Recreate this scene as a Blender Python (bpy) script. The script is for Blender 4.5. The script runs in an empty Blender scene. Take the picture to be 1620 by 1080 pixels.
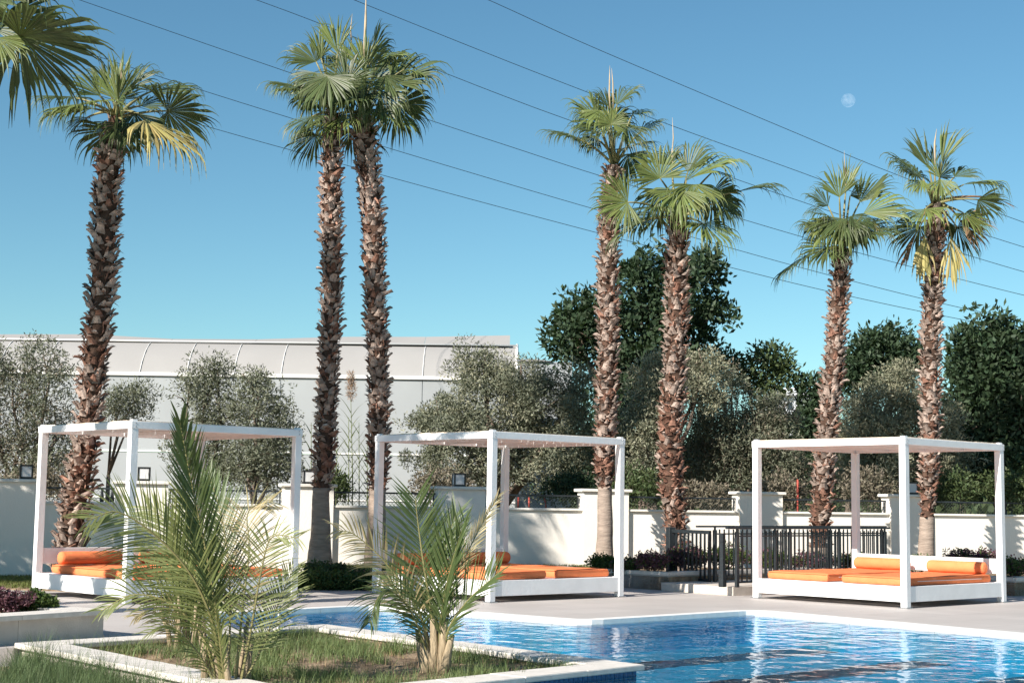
import bpy, math, random
import numpy as np
from mathutils import Vector, Matrix

R = math.radians
sc = bpy.context.scene
col = sc.collection
rnd = random.Random(7)

# ------------------------------------------------------------------ camera, sky, sun
F, PITCH, ROLL, HC = 2413.0, 0.1058, 0.0146, 1.195
SUN_AZ, SUN_EL = 42.0, 31.0
cp, sp, cr, sr = math.cos(PITCH), math.sin(PITCH), math.cos(ROLL), math.sin(ROLL)
UP = Vector((0, -sp, cp)); FW = Vector((0, cp, sp)); RT = Vector((1, 0, 0))
cam = bpy.data.cameras.new('camera'); cam.sensor_width = 36; cam.lens = F / 1620 * 36
cam.clip_start = 0.1; cam.clip_end = 20000
co = bpy.data.objects.new('camera', cam); col.objects.link(co); sc.camera = co
X = RT * cr + UP * sr; Y = RT * -sr + UP * cr; Z = -FW
co.matrix_world = Matrix(((X.x, Y.x, Z.x, 0), (X.y, Y.y, Z.y, 0), (X.z, Y.z, Z.z, HC), (0, 0, 0, 1)))

sc.view_settings.view_transform = 'Standard'
sc.view_settings.look = 'None'
sc.view_settings.gamma = 1
sc.view_settings.exposure = 0.87
w = bpy.data.worlds.new('World'); sc.world = w; w.use_nodes = True
wn = w.node_tree.nodes; wl = w.node_tree.links
sky = wn.new('ShaderNodeTexSky'); sky.sky_type = 'NISHITA'; sky.sun_disc = False
sky.sun_elevation = R(SUN_EL); sky.sun_rotation = R(180 + SUN_AZ)
sky.air_density = 1.0; sky.dust_density = 0.0; sky.ozone_density = 2.2
tint = wn.new('ShaderNodeMix'); tint.data_type = 'RGBA'; tint.blend_type = 'MULTIPLY'; tint.inputs[0].default_value = 1; tint.inputs[7].default_value = (.70, .94, .93, 1)
sat = wn.new('ShaderNodeHueSaturation'); sat.inputs['Saturation'].default_value = 1.05
wl.new(sky.outputs[0], tint.inputs[6]); wl.new(tint.outputs[2], sat.inputs['Color']); wl.new(sat.outputs[0], wn['Background'].inputs[0]); wn['Background'].inputs[1].default_value = 0.070
TO_SUN = Vector((-math.sin(R(SUN_AZ)) * math.cos(R(SUN_EL)), -math.cos(R(SUN_AZ)) * math.cos(R(SUN_EL)), math.sin(R(SUN_EL))))
sl = bpy.data.lights.new('sun', 'SUN'); sl.energy = 4.9; sl.angle = R(0.53); sl.color = (1.0, 0.93, 0.84)
so = bpy.data.objects.new('sun', sl); col.objects.link(so)
so.rotation_euler = TO_SUN.to_track_quat('Z', 'Y').to_euler()

# ------------------------------------------------------------------ helpers
def ray(px, py):
    du, dv = px - 810, py - 540
    u = du * cr + dv * sr; v = -du * sr + dv * cr
    return RT * u - UP * v + FW * F
def G(px, py, z=0.0):
    d = ray(px, py); t = (z - HC) / d.z
    return Vector((d.x * t, d.y * t, z))
def P(px, py, y):
    d = ray(px, py); t = y / d.y
    return Vector((d.x * t, y, HC + d.z * t))
def ppm(y): return F / y

def tag(o, label=None, cat=None, group=None, kind=None):
    if label: o['label'] = label
    if cat: o['category'] = cat
    if group: o['group'] = group
    if kind: o['kind'] = kind
    return o
def link(o, parent=None):
    col.objects.link(o)
    if parent: o.parent = parent
    return o
def empty(name, loc=(0, 0, 0), rz=0.0):
    o = bpy.data.objects.new(name, None); o.empty_display_size = .1
    o.location = loc; o.rotation_euler = (0, 0, rz); col.objects.link(o); return o
def np_mesh(name, v, f, mat, smooth=False):
    """v (N,3) array, f (M,k) array of equal faces"""
    v = np.asarray(v, np.float32); f = np.asarray(f, np.int32)
    me = bpy.data.meshes.new(name); me.vertices.add(len(v)); me.vertices.foreach_set('co', v.ravel())
    k = f.shape[1]; me.loops.add(f.size); me.loops.foreach_set('vertex_index', f.ravel())
    me.polygons.add(len(f)); me.polygons.foreach_set('loop_start', np.arange(len(f), dtype=np.int32) * k)
    me.polygons.foreach_set('loop_total', np.full(len(f), k, np.int32))
    if smooth: me.polygons.foreach_set('use_smooth', np.ones(len(f), bool))
    me.update(calc_edges=True); me.validate()
    if mat: me.materials.append(mat)
    return me
def np_obj(name, v, f, mat, parent=None, smooth=False):
    return link(bpy.data.objects.new(name, np_mesh(name, v, f, mat, smooth)), parent)

class MB:
    def __init__(s): s.v = []; s.f = []; s.sm = []
    def add(s, vs, fs, sm=False):
        n = len(s.v); s.v += [tuple(a) for a in vs]; s.f += [tuple(i + n for i in q) for q in fs]; s.sm += [sm] * len(fs); return s
    def box(s, lo, hi, bev=0.0):
        x0, y0, z0 = lo; x1, y1, z1 = hi
        if bev <= 0:
            return s.add([(x0, y0, z0), (x1, y0, z0), (x1, y1, z0), (x0, y1, z0), (x0, y0, z1), (x1, y0, z1), (x1, y1, z1), (x0, y1, z1)],
                         [(0, 3, 2, 1), (4, 5, 6, 7), (0, 1, 5, 4), (1, 2, 6, 5), (2, 3, 7, 6), (3, 0, 4, 7)])
        b = bev   # chamfered top edges and vertical edges
        def ring(z, i):
            return [(x0 + b + i, y0 + i, z), (x1 - b - i, y0 + i, z), (x1 - i, y0 + b + i, z), (x1 - i, y1 - b - i, z), (x1 - b - i, y1 - i, z), (x0 + b + i, y1 - i, z), (x0 + i, y1 - b - i, z), (x0 + i, y0 + b + i, z)]
        rs = [ring(z0 + b, 0), ring(z1 - b, 0), ring(z1, b)]
        vs = ring(z0, b) + rs[0] + rs[1] + rs[2]
        fs = [tuple(range(7, -1, -1)), tuple(range(24, 32))]
        for k in range(3):
            for i in range(8): fs.append((k * 8 + i, k * 8 + (i + 1) % 8, k * 8 + 8 + (i + 1) % 8, k * 8 + 8 + i))
        return s.add(vs, fs)
    def prism(s, poly, z0, z1, caps=True):
        n = len(poly); vs = [(p[0], p[1], z0) for p in poly] + [(p[0], p[1], z1) for p in poly]
        fs = [(i, (i + 1) % n, n + (i + 1) % n, n + i) for i in range(n)]
        if caps: fs += [tuple(range(n - 1, -1, -1)), tuple(range(n, 2 * n))]
        return s.add(vs, fs)
    def tube(s, pts, rad, n=6, caps=True, sm=True):
        pts = [Vector(p) for p in pts]
        rs = rad if isinstance(rad, (list, tuple)) else [rad] * len(pts)
        vs = []
        ref = None
        for i, p in enumerate(pts):
            t = (pts[min(i + 1, len(pts) - 1)] - pts[max(i - 1, 0)]).normalized()
            if ref is None: ref = Vector((0, 0, 1)) if abs(t.z) < .9 else Vector((1, 0, 0))
            a = t.cross(ref).normalized(); b = t.cross(a).normalized(); ref = -b if False else ref
            for k in range(n):
                an = 2 * math.pi * k / n; vs.append(p + (a * math.cos(an) + b * math.sin(an)) * rs[i])
        fs = []
        for i in range(len(pts) - 1):
            for k in range(n): fs.append((i * n + k, i * n + (k + 1) % n, i * n + n + (k + 1) % n, i * n + n + k))
        if caps: fs += [tuple(range(n - 1, -1, -1)), tuple(range((len(pts) - 1) * n, len(pts) * n))]
        return s.add(vs, fs, sm)
    def mesh(s, name, mat):
        me = bpy.data.meshes.new(name); me.from_pydata(s.v, [], s.f)
        if mat: me.materials.append(mat)
        me.polygons.foreach_set('use_smooth', s.sm); me.update(); return me
    def build(s, name, mat, parent=None):
        return link(bpy.data.objects.new(name, s.mesh(name, mat)), parent)

def inst(me, name, parent, M):
    o = bpy.data.objects.new(name, me); col.objects.link(o); o.parent = parent; o.matrix_local = M; return o
def catmull(pts, per=6):
    pts = [Vector(p) for p in pts]; q = [pts[0] * 2 - pts[1]] + pts + [pts[-1] * 2 - pts[-2]]; out = []
    for i in range(1, len(q) - 2):
        for k in range(per):
            t = k / per; a, b, c, d = q[i - 1], q[i], q[i + 1], q[i + 2]
            out.append(.5 * ((2 * b) + (c - a) * t + (2 * a - 5 * b + 4 * c - d) * t * t + (3 * b - a - 3 * c + d) * t ** 3))
    out.append(pts[-1]); return out

# ------------------------------------------------------------------ materials
def mat(name, base, rough=.7, var=.0, scale=6.0, bump=0.0, bscale=40.0, island=0.0, spec=.4, trans=0.0, tcol=None, mapping=None, var2=None, metal=0.0, hue=0.0, wear=None, oprand=0):
    m = bpy.data.materials.new(name); m.use_nodes = True
    n = m.node_tree.nodes; l = m.node_tree.links; b = n['Principled BSDF']; out = n['Material Output']
    b.inputs['Roughness'].default_value = rough; b.inputs['Specular IOR Level'].default_value = spec; b.inputs['Metallic'].default_value = metal
    tc = n.new('ShaderNodeTexCoord'); cur = None
    src = tc.outputs['Object']
    if mapping:
        mp = n.new('ShaderNodeMapping'); mp.inputs['Scale'].default_value = mapping; l.new(src, mp.inputs[0]); src = mp.outputs[0]
    rgb = n.new('ShaderNodeRGB'); rgb.outputs[0].default_value = (*base, 1); cur = rgb.outputs[0]
    if var or var2:
        no = n.new('ShaderNodeTexNoise'); no.inputs['Scale'].default_value = scale; no.inputs['Detail'].default_value = 6; l.new(src, no.inputs[0])
        rp = n.new('ShaderNodeValToRGB'); rp.color_ramp.elements[0].position = .33; rp.color_ramp.elements[1].position = .68
        lo = tuple(c * (1 - var) for c in base); hi = var2 if var2 else tuple(min(1, c * (1 + var)) for c in base)
        rp.color_ramp.elements[0].color = (*lo, 1); rp.color_ramp.elements[1].color = (*hi, 1)
        l.new(no.outputs[0], rp.inputs[0]); cur = rp.outputs[0]
    if wear:
        wc, wpos, wscale = wear
        n2 = n.new('ShaderNodeTexNoise'); n2.inputs['Scale'].default_value = wscale; n2.inputs['Detail'].default_value = 8; n2.inputs['Roughness'].default_value = .65; l.new(src, n2.inputs[0])
        r2 = n.new('ShaderNodeValToRGB'); r2.color_ramp.elements[0].position = wpos; r2.color_ramp.elements[1].position = wpos + .12
        l.new(n2.outputs[0], r2.inputs[0]); mx = n.new('ShaderNodeMix'); mx.data_type = 'RGBA'; l.new(r2.outputs[0], mx.inputs[0]); l.new(cur, mx.inputs[6]); mx.inputs[7].default_value = (*wc, 1); cur = mx.outputs[2]
    if oprand:
        oi = n.new('ShaderNodeObjectInfo'); hs0 = n.new('ShaderNodeHueSaturation'); mr0 = n.new('ShaderNodeMapRange'); mr0.inputs[3].default_value = 1 - oprand; mr0.inputs[4].default_value = 1 + oprand
        l.new(oi.outputs['Random'], mr0.inputs[0]); l.new(mr0.outputs[0], hs0.inputs['Value']); l.new(cur, hs0.inputs['Color']); cur = hs0.outputs[0]
    if island:
        ge = n.new('ShaderNodeNewGeometry'); hs = n.new('ShaderNodeHueSaturation')
        mr = n.new('ShaderNodeMapRange'); mr.inputs[3].default_value = 1 - island; mr.inputs[4].default_value = 1 + island
        l.new(ge.outputs['Random Per Island'], mr.inputs[0]); l.new(mr.outputs[0], hs.inputs['Value']); l.new(cur, hs.inputs['Color'])
        if hue:
            m2 = n.new('ShaderNodeMapRange'); m2.inputs[3].default_value = .5 - hue; m2.inputs[4].default_value = .5 + hue * .4
            mu = n.new('ShaderNodeMath'); mu.operation = 'MULTIPLY'; mu.inputs[1].default_value = 7.31
            fr = n.new('ShaderNodeMath'); fr.operation = 'FRACT'
            l.new(ge.outputs['Random Per Island'], mu.inputs[0]); l.new(mu.outputs[0], fr.inputs[0]); l.new(fr.outputs[0], m2.inputs[0]); l.new(m2.outputs[0], hs.inputs['Hue'])
        cur = hs.outputs[0]
    l.new(cur, b.inputs['Base Color'])
    if bump:
        nb = n.new('ShaderNodeTexNoise'); nb.inputs['Scale'].default_value = bscale; nb.inputs['Detail'].default_value = 8; l.new(src, nb.inputs[0])
        bp = n.new('ShaderNodeBump'); bp.inputs['Strength'].default_value = bump; bp.inputs['Distance'].default_value = .02
        l.new(nb.outputs[0], bp.inputs['Height']); l.new(bp.outputs[0], b.inputs['Normal'])
    if trans:
        t = n.new('ShaderNodeBsdfTranslucent'); mx = n.new('ShaderNodeMixShader'); mx.inputs[0].default_value = trans
        if tcol: t.inputs[0].default_value = (*tcol, 1)
        else:
            l.new(cur, t.inputs[0])
        l.new(b.outputs[0], mx.inputs[1]); l.new(t.outputs[0], mx.inputs[2]); l.new(mx.outputs[0], out.inputs[0])
    return m

M = {}
M['white'] = mat('white_paint', (.80, .80, .80), .45, var=.04, scale=5, bump=.12, bscale=30, wear=((.60, .585, .55), .66, 7))
M['ceiling'] = mat('cane_ceiling', (.72, .60, .47), .75, var=.14, scale=9, mapping=(1, 8, 1), bump=.3, bscale=60)
M['wall'] = mat('cream_render', (.815, .775, .71), .85, var=.03, scale=1.3, bump=.18, bscale=60, mapping=(1, 1, .35), wear=((.62, .60, .54), .63, 2.6))
M['cap'] = mat('pale_stone_cap', (.74, .71, .65), .8, var=.08, scale=5, bump=.2, bscale=40)
M['deck'] = mat('deck_porcelain', (.49, .452, .426), .62, var=.06, scale=.9, bump=.05, bscale=90, spec=.3, wear=((.44, .41, .385), .66, 2.3))
def tiled(m, size, joint, dark, tone, ang):
    n = m.node_tree.nodes; l = m.node_tree.links; b = n['Principled BSDF']; lk = b.inputs['Base Color'].links[0].from_socket
    tc = n.new('ShaderNodeTexCoord'); mp = n.new('ShaderNodeMapping'); mp.inputs['Rotation'].default_value = (0, 0, -ang); l.new(tc.outputs['Object'], mp.inputs[0])
    br = n.new('ShaderNodeTexBrick'); br.offset = .5; br.inputs['Scale'].default_value = 1; br.inputs['Brick Width'].default_value = size * 1.5; br.inputs['Row Height'].default_value = size; br.inputs['Mortar Size'].default_value = joint; br.inputs['Mortar Smooth'].default_value = .2
    br.inputs['Color1'].default_value = (1, 1, 1, 1); br.inputs['Color2'].default_value = (tone, tone, tone * .995, 1); br.inputs['Mortar'].default_value = (dark, dark, dark, 1); l.new(mp.outputs[0], br.inputs[0])
    mx = n.new('ShaderNodeMix'); mx.data_type = 'RGBA'; mx.blend_type = 'MULTIPLY'; mx.inputs[0].default_value = 1; l.new(lk, mx.inputs[6]); l.new(br.outputs[0], mx.inputs[7]); l.new(mx.outputs[2], b.inputs['Base Color'])
tiled(M['deck'], .60, .0035, .62, .90, .7435)
M['coping'] = mat('pale_coping_stone', (.66, .615, .56), .75, var=.09, scale=14, bump=.3, bscale=120, wear=((.52, .46, .40), .69, 11))
M['poolrim'] = mat('white_marble_rim', (.82, .80, .77), .5, var=.06, scale=10, bump=.1, bscale=60)
M['stone'] = mat('beige_travertine', (.56, .50, .44), .8, var=.10, scale=7, bump=.2, bscale=70)
M['bedstone'] = mat('grey_stone_kerb', (.50, .48, .46), .8, var=.10, scale=5, bump=.2, bscale=50)
M['soil'] = mat('dry_soil', (.235, .165, .11), .95, var=.35, scale=9, bump=.9, bscale=35, spec=.1, var2=(.36, .27, .18))
M['field'] = mat('dry_field', (.22, .17, .11), .95, var=.3, scale=.6, bump=.5, bscale=9, spec=.1)
M['orange'] = mat('orange_cushion_fabric', (.80, .235, .095), .85, var=.06, scale=8, bump=.7, bscale=7, spec=.12, oprand=.06, wear=((.86, .33, .17), .60, 2.5))
M['zip'] = mat('pale_zip', (.72, .55, .50), .6)
M['metal'] = mat('dark_grey_metal', (.019, .024, .028), .45, var=.2, scale=20, spec=.5)
M['black'] = mat('black_metal', (.012, .012, .013), .4, spec=.5)
M['glass'] = mat('frosted_white_glass', (.80, .80, .80), .35, trans=.35)
M['wire'] = mat('wire_dark', (.018, .022, .026), .6)
M['mesh'] = mat('green_grey_mesh', (.06, .08, .07), .6)
M['steel'] = mat('steel', (.55, .55, .56), .3, metal=.9)
M['redpost'] = mat('red_painted_stake', (.42, .07, .05), .6, var=.2)
M['boot'] = mat('palm_boot', (.30, .222, .182), .85, var=.34, scale=7, bump=.6, bscale=30, spec=.15, var2=(.57, .455, .39), oprand=.30)
M['boot_red'] = mat('palm_boot_red', (.24, .125, .09), .9, var=.4, scale=9, bump=.6, bscale=30, spec=.1, var2=(.36, .20, .145), oprand=.35)
M['trunk'] = mat('palm_trunk', (.085, .052, .038), .95, var=.4, scale=10, bump=1, bscale=20, spec=.1)
M['trunk_smooth'] = mat('palm_trunk_smooth', (.32, .255, .21), .9, var=.22, scale=5, mapping=(1, 1, 5), bump=.8, bscale=14, spec=.15)
FR = lambda nm, c, t, tc: mat(nm, c, .48, var=.15, scale=2.5, island=.22, spec=.45, trans=t, tcol=tc, hue=.02)
M['frond'] = FR('fan_frond', (.066, .092, .030), .18, (.14, .18, .035))  # darker green, also painted on fronds meant to lie in crown shade
M['frond_lite'] = FR('lit_fan_frond', (.128, .165, .046), .22, (.21, .26, .05))  # paler copy: sunlight painted into the green of fronds and half fans
M['frond_yellow'] = FR('yellow_frond', (.42, .36, .13), .25, (.48, .40, .12))
M['frond_dead'] = mat('dead_frond', (.24, .15, .09), .9, var=.2, island=.25, spec=.1, trans=.15)
M['spear'] = mat('spear_frond', (.42, .33, .22), .85, var=.2, island=.2, spec=.1)
M['petiole'] = mat('petiole', (.22, .20, .085), .5, var=.15)
M['pinnate'] = FR('pinnate_frond', (.185, .215, .078), .25, (.27, .32, .08))
M['pinnate_dark'] = FR('dark_pinnate_frond', (.095, .135, .050), .22, (.17, .23, .055))
M['pinnate_yellow'] = FR('yellow_pinnate_frond', (.44, .37, .19), .26, (.50, .42, .18))
M['stem'] = mat('young_palm_stem', (.33, .26, .17), .85, var=.3, scale=12, mapping=(4, 4, 1), bump=.6, bscale=20, spec=.15)
M['bark'] = mat('olive_bark', (.16, .125, .10), .95, var=.3, scale=8, bump=.8, bscale=16, spec=.1)
LF = lambda nm, c, t, tc, isl=.32, sp_=.3, ro=.55: mat(nm, c, ro, island=isl, spec=sp_, trans=t, tcol=tc, hue=.03)
M['olive'] = LF('olive_leaves', (.155, .17, .118), .16, (.17, .19, .07))
M['olive_dry'] = LF('dry_olive_leaves', (.18, .16, .115), .16, (.20, .17, .08))
M['olive_pale'] = LF('pale_olive_leaves', (.255, .258, .175), .16, (.22, .23, .09))
M['darkleaf'] = LF('glossy_dark_leaves', (.036, .062, .032), .14, (.07, .13, .025), .35, .22, .55)
M['midleaf'] = LF('mid_green_leaves', (.065, .095, .038), .18, (.13, .18, .04))
M['hedge'] = LF('hedge_leaves', (.065, .105, .03), .18, (.13, .20, .03), .35)
M['purple'] = LF('purple_leaves', (.115, .055, .065), .15, (.16, .06, .06), .4)
M['reed'] = LF('reed_leaves', (.16, .20, .085), .25, (.22, .27, .09), .25)
M['plume'] = mat('reed_plume', (.30, .20, .13), .95, island=.2)
M['grass'] = LF('grass_blades', (.135, .185, .072), .25, (.20, .26, .07), .38)
M['blue_grass'] = LF('blue_grass_blades', (.10, .15, .062), .22, (.18, .23, .10), .35)
M['dry_grass'] = LF('dry_grass_blades', (.30, .23, .13), .25, (.34, .26, .12), .3)
M['lawn'] = LF('lawn_blades', (.15, .19, .06), .25, (.22, .26, .06), .3)
M['roofing'] = mat('plastic_roof_sheet', (.325, .315, .305), .95, var=.03, scale=.8, spec=.0)
M['ghwall'] = mat('plastic_wall_sheet', (.45, .475, .485), .6, var=.07, scale=.55, bump=.12, bscale=1.5, trans=.3)
M['ghframe'] = mat('white_steel_hoop', (.74, .73, .71), .5)
M['house'] = mat('house_render', (.62, .64, .66), .85)
M['window'] = mat('dark_window_glass', (.03, .04, .05), .1)
M['tile'] = mat('blue_mosaic_tile', (.025, .10, .26), .12, spec=.6, island=.0, var=.45, scale=19)
M['grout'] = mat('pale_grout', (.45, .52, .58), .8)

# pool floor: bright aqua mosaic with dark lane lines laid along the pool axis
def pool_floor_mat(ang, lanes=True, nm='pool_floor_mosaic'):
    m = bpy.data.materials.new(nm); m.use_nodes = True; n = m.node_tree.nodes; l = m.node_tree.links; b = n['Principled BSDF']
    tc = n.new('ShaderNodeTexCoord'); mp = n.new('ShaderNodeMapping'); mp.inputs['Rotation'].default_value = (0, 0, -ang); l.new(tc.outputs['Object'], mp.inputs[0])
    br = n.new('ShaderNodeTexBrick'); br.offset = 0; br.inputs['Scale'].default_value = 1; br.inputs['Brick Width'].default_value = .05; br.inputs['Row Height'].default_value = .05; br.inputs['Mortar Size'].default_value = .003
    br.inputs['Color1'].default_value = (.008, .40, .70, 1); br.inputs['Color2'].default_value = (.018, .52, .80, 1); br.inputs['Mortar'].default_value = (.08, .50, .74, 1)
    l.new(mp.outputs[0], br.inputs[0])
    se = n.new('ShaderNodeSeparateXYZ'); l.new(mp.outputs[0], se.inputs[0])
    wn_ = n.new('ShaderNodeTexNoise'); wn_.inputs['Scale'].default_value = 4; wn_.inputs['Detail'].default_value = 3; l.new(mp.outputs[0], wn_.inputs[0])
    wm_ = n.new('ShaderNodeMath'); wm_.operation = 'MULTIPLY_ADD'; wm_.inputs[1].default_value = .30; l.new(wn_.outputs[0], wm_.inputs[0]); l.new(se.outputs[1], wm_.inputs[2])  # noise bends the lane lines: refraction wobble painted into the floor
    m1 = n.new('ShaderNodeMath'); m1.operation = 'ADD'; m1.inputs[1].default_value = LANE_PHASE; l.new(wm_.outputs[0], m1.inputs[0])
    m2 = n.new('ShaderNodeMath'); m2.operation = 'PINGPONG'; m2.inputs[1].default_value = LANE_STEP / 2; l.new(m1.outputs[0], m2.inputs[0])
    m3 = n.new('ShaderNodeMath'); m3.operation = 'LESS_THAN'; m3.inputs[1].default_value = .25; l.new(m2.outputs[0], m3.inputs[0])
    mx = n.new('ShaderNodeMix'); mx.data_type = 'RGBA'; l.new(m3.outputs[0], mx.inputs[0]); l.new(br.outputs[0], mx.inputs[6]); mx.inputs[7].default_value = (.022, .02, .04, 1)
    l.new(mx.outputs[2] if lanes else br.outputs[0], b.inputs['Base Color']); b.inputs['Roughness'].default_value = .4
    return m
LANE_STEP, LANE_PHASE = 1.50, 0.1

def water_mat():
    m = bpy.data.materials.new('pool_water'); m.use_nodes = True; n = m.node_tree.nodes; l = m.node_tree.links
    n.remove(n['Principled BSDF']); out = n['Material Output']
    tc = n.new('ShaderNodeTexCoord')
    n1 = n.new('ShaderNodeTexNoise'); n1.inputs['Scale'].default_value = 3.6; n1.inputs['Detail'].default_value = 1.5; n1.inputs['Roughness'].default_value = .45; n1.inputs['Distortion'].default_value = .3
    n2 = n.new('ShaderNodeTexNoise'); n2.inputs['Scale'].default_value = 9; n2.inputs['Detail'].default_value = 1
    ad = n.new('ShaderNodeMath'); ad.operation = 'MULTIPLY_ADD'; ad.inputs[1].default_value = .30
    l.new(tc.outputs['Object'], n1.inputs[0]); l.new(tc.outputs['Object'], n2.inputs[0]); l.new(n2.outputs[0], ad.inputs[0]); l.new(n1.outputs[0], ad.inputs[2])
    bp = n.new('ShaderNodeBump'); bp.inputs['Strength'].default_value = 1.0; bp.inputs['Distance'].default_value = .017; l.new(ad.outputs[0], bp.inputs['Height'])
    fr = n.new('ShaderNodeFresnel'); fr.inputs[0].default_value = 1.22; l.new(bp.outputs[0], fr.inputs[1])
    gl = n.new('ShaderNodeBsdfGlossy'); gl.inputs['Roughness'].default_value = .02; l.new(bp.outputs[0], gl.inputs['Normal'])
    tr = n.new('ShaderNodeBsdfTransparent'); tr.inputs[0].default_value = (.93, .99, 1, 1)
    rf = n.new('ShaderNodeBsdfRefraction'); rf.inputs['IOR'].default_value = 1.33; rf.inputs['Roughness'].default_value = .0; rf.inputs[0].default_value = (.75, .95, 1, 1); l.new(bp.outputs[0], rf.inputs['Normal'])
    m0 = n.new('ShaderNodeMixShader'); m0.inputs[0].default_value = .15; l.new(tr.outputs[0], m0.inputs[1]); l.new(rf.outputs[0], m0.inputs[2])
    fm = n.new('ShaderNodeMath'); fm.operation = 'MULTIPLY'; fm.inputs[1].default_value = .64; l.new(fr.outputs[0], fm.inputs[0])
    mx = n.new('ShaderNodeMixShader'); l.new(fm.outputs[0], mx.inputs[0]); l.new(m0.outputs[0], mx.inputs[1]); l.new(gl.outputs[0], mx.inputs[2]); l.new(mx.outputs[0], out.inputs[0])
    return m

# ------------------------------------------------------------------ ground, deck, pool
A = 0.7435
E1 = Vector((math.cos(A), math.sin(A), 0)); E2 = Vector((-math.sin(A), math.cos(A), 0))
tag(MB().add([(-600, -40, -.72), (600, -40, -.72), (600, 900, -.72), (-600, 900, -.72)], [(0, 1, 2, 3)]).build('ground', M['field']), kind='structure')

# pool edge, from where it is hidden behind the palms to far right; kinks follow the axes E1 / E2
e0 = G(300, 972.5); e1 = G(600, 958.0)
e2 = G(922, 982.5); e3 = G(1196, 966.0); e4 = G(1620, 1004.0)
e4 = e3 + (e4 - e3) * 2.6
def rounded(pts, r):
    out = []
    for i, p in enumerate(pts):
        if i in (0, len(pts) - 1): out.append(p); continue
        a = (pts[i - 1] - p).normalized(); b = (pts[i + 1] - p).normalized()
        for k in range(7):
            t = k / 6; q = p + a * r * (1 - t) ** 2 + b * r * t ** 2; out.append(q)
    return out
edge = rounded([e0, e1, e2, e3, e4], .28)
edge[0:0] = []
left_turn = G(398, 1000)
BACK = [(16, 11), (16, 27.6), (-11, 22.2), (-11, 8.0)]
AP, BP, CP = G(23, 1016, .04), G(516, 986.5, .04), G(1020, 1050.5, .04)
BP = BP; DP = AP + CP - BP
# deck runs left of the pool down beside the planter
deck_poly = [(p.x, p.y) for p in edge] + [(16, e4.y - .5), (16, 27.4), (-12, 22.3), (-12, 9.5), (AP.x - .9, AP.y - .55), (AP.x, AP.y), (left_turn.x, left_turn.y)]
dm = MB().prism(deck_poly, -.7, 0).build('pool_deck', M['deck']); tag(dm, kind='structure')
bmt = dm.modifiers.new('tri', 'TRIANGULATE')
# deck tile joints and tone differences: tiles as real pieces near the front
floor_poly = [(-6, 3), (15, 3), (15, 19), (-6, 19)]
tag(MB().add([(x, y, -.36) for x, y in floor_poly], [(0, 1, 2, 3)]).build('pool_floor', pool_floor_mat(A)), kind='structure')
# near terrace the photographer stands on
tag(MB().prism([(-14, -6), (15, -6), (15, 6.2), (-2.0, 6.2), (-14, 6.2)], -.7, .0).build('near_terrace', M['deck']), kind='structure')

# white pool rim: single stones following the edge
rim = empty('pool_rim'); tag(rim, kind='structure')
def offset_poly(pts, d):
    out = []
    for i, p in enumerate(pts):
        t = (pts[min(i + 1, len(pts) - 1)] - pts[max(i - 1, 0)]).normalized(); nrm = Vector((-t.y, t.x, 0)); out.append(p + nrm * d)
    return out
def resample(pts, step):
    out = [pts[0]]; need = step
    for a, b in zip(pts, pts[1:]):
        L = (b - a).length; pos = 0
        while L - pos >= need:
            pos += need; out.append(a + (b - a) * (pos / L)); need = step
        need -= L - pos
    out.append(pts[-1]); return out
rs = resample(edge, .14)
ro_ = offset_poly(rs, .13); ri_ = offset_poly(rs, -.035)
k = 0
while k < len(rs) - 1:
    j = min(k + 4, len(rs) - 1)
    g = .004
    inner = ri_[k:j + 1]; outer = ro_[k:j + 1]
    inner = [inner[0] + (inner[1] - inner[0]).normalized() * g] + inner[1:]
    outer = [outer[0] + (outer[1] - outer[0]).normalized() * g] + outer[1:]
    poly = inner + outer[::-1]
    MB().prism([(p.x, p.y) for p in poly], -.05, .012).build('rim_stone', M['poolrim'], rim)
    k = j

# ------------------------------------------------------------------ near planter in the water
def quad_offset(a, b, c, d, w_):
    pts = [a, b, c, d]; out = []
    n = 4
    for i in range(n):
        p = pts[i]; u = (pts[i] - pts[i - 1]).normalized(); v = (pts[(i + 1) % n] - p).normalized()
        out.append(p + (v - u).normalized() * (w_ / abs(math.sin(math.acos(max(-1, min(1, u.dot(v))))) ) * 2 ** .5 * math.sin(math.acos(max(-1, min(1, u.dot(v)))) / 1) if False else w_ * 1.414))
    return out
pl = empty('pool_planter', ((AP + CP) / 2).to_tuple()[:2] + (0,)); tag(pl, 'low stone rimmed planter of grass jutting into the pool', 'planter')
PB = Vector(pl.location)
corners = [AP, BP, CP, DP]
inner = quad_offset(AP, BP, CP, DP, .30)
def lerp(a, b, t): return a + (b - a) * t
for i in range(4):
    a, b = corners[i], corners[(i + 1) % 4]; ia, ib = inner[i], inner[(i + 1) % 4]
    L = (b - a).length; n = max(3, round(L / .62))
    for q in range(n):
        t0, t1 = q / n + .0025 / L * 1, (q + 1) / n - .0025 / L
        quad = [lerp(a, b, t0), lerp(a, b, t1), lerp(ia, ib, t1), lerp(ia, ib, t0)]
        dz = rnd.uniform(-.0015, .0015)
        vs = []
        for z, ins in ((0, .004), (.007, 0), (.033, 0), (.04, .006)):
            c = sum(quad, Vector()) / 4
            vs += [tuple((p + (c - p).normalized() * ins - PB)[:2]) + (z + dz,) for p in quad]
        fs = [(3, 2, 1, 0), (12, 13, 14, 15)] + [(k_ * 4 + e, k_ * 4 + (e + 1) % 4, k_ * 4 + 4 + (e + 1) % 4, k_ * 4 + 4 + e) for k_ in range(3) for e in range(4)]
        MB().add(vs, fs).build('coping_stone', M['coping'], pl)
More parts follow.
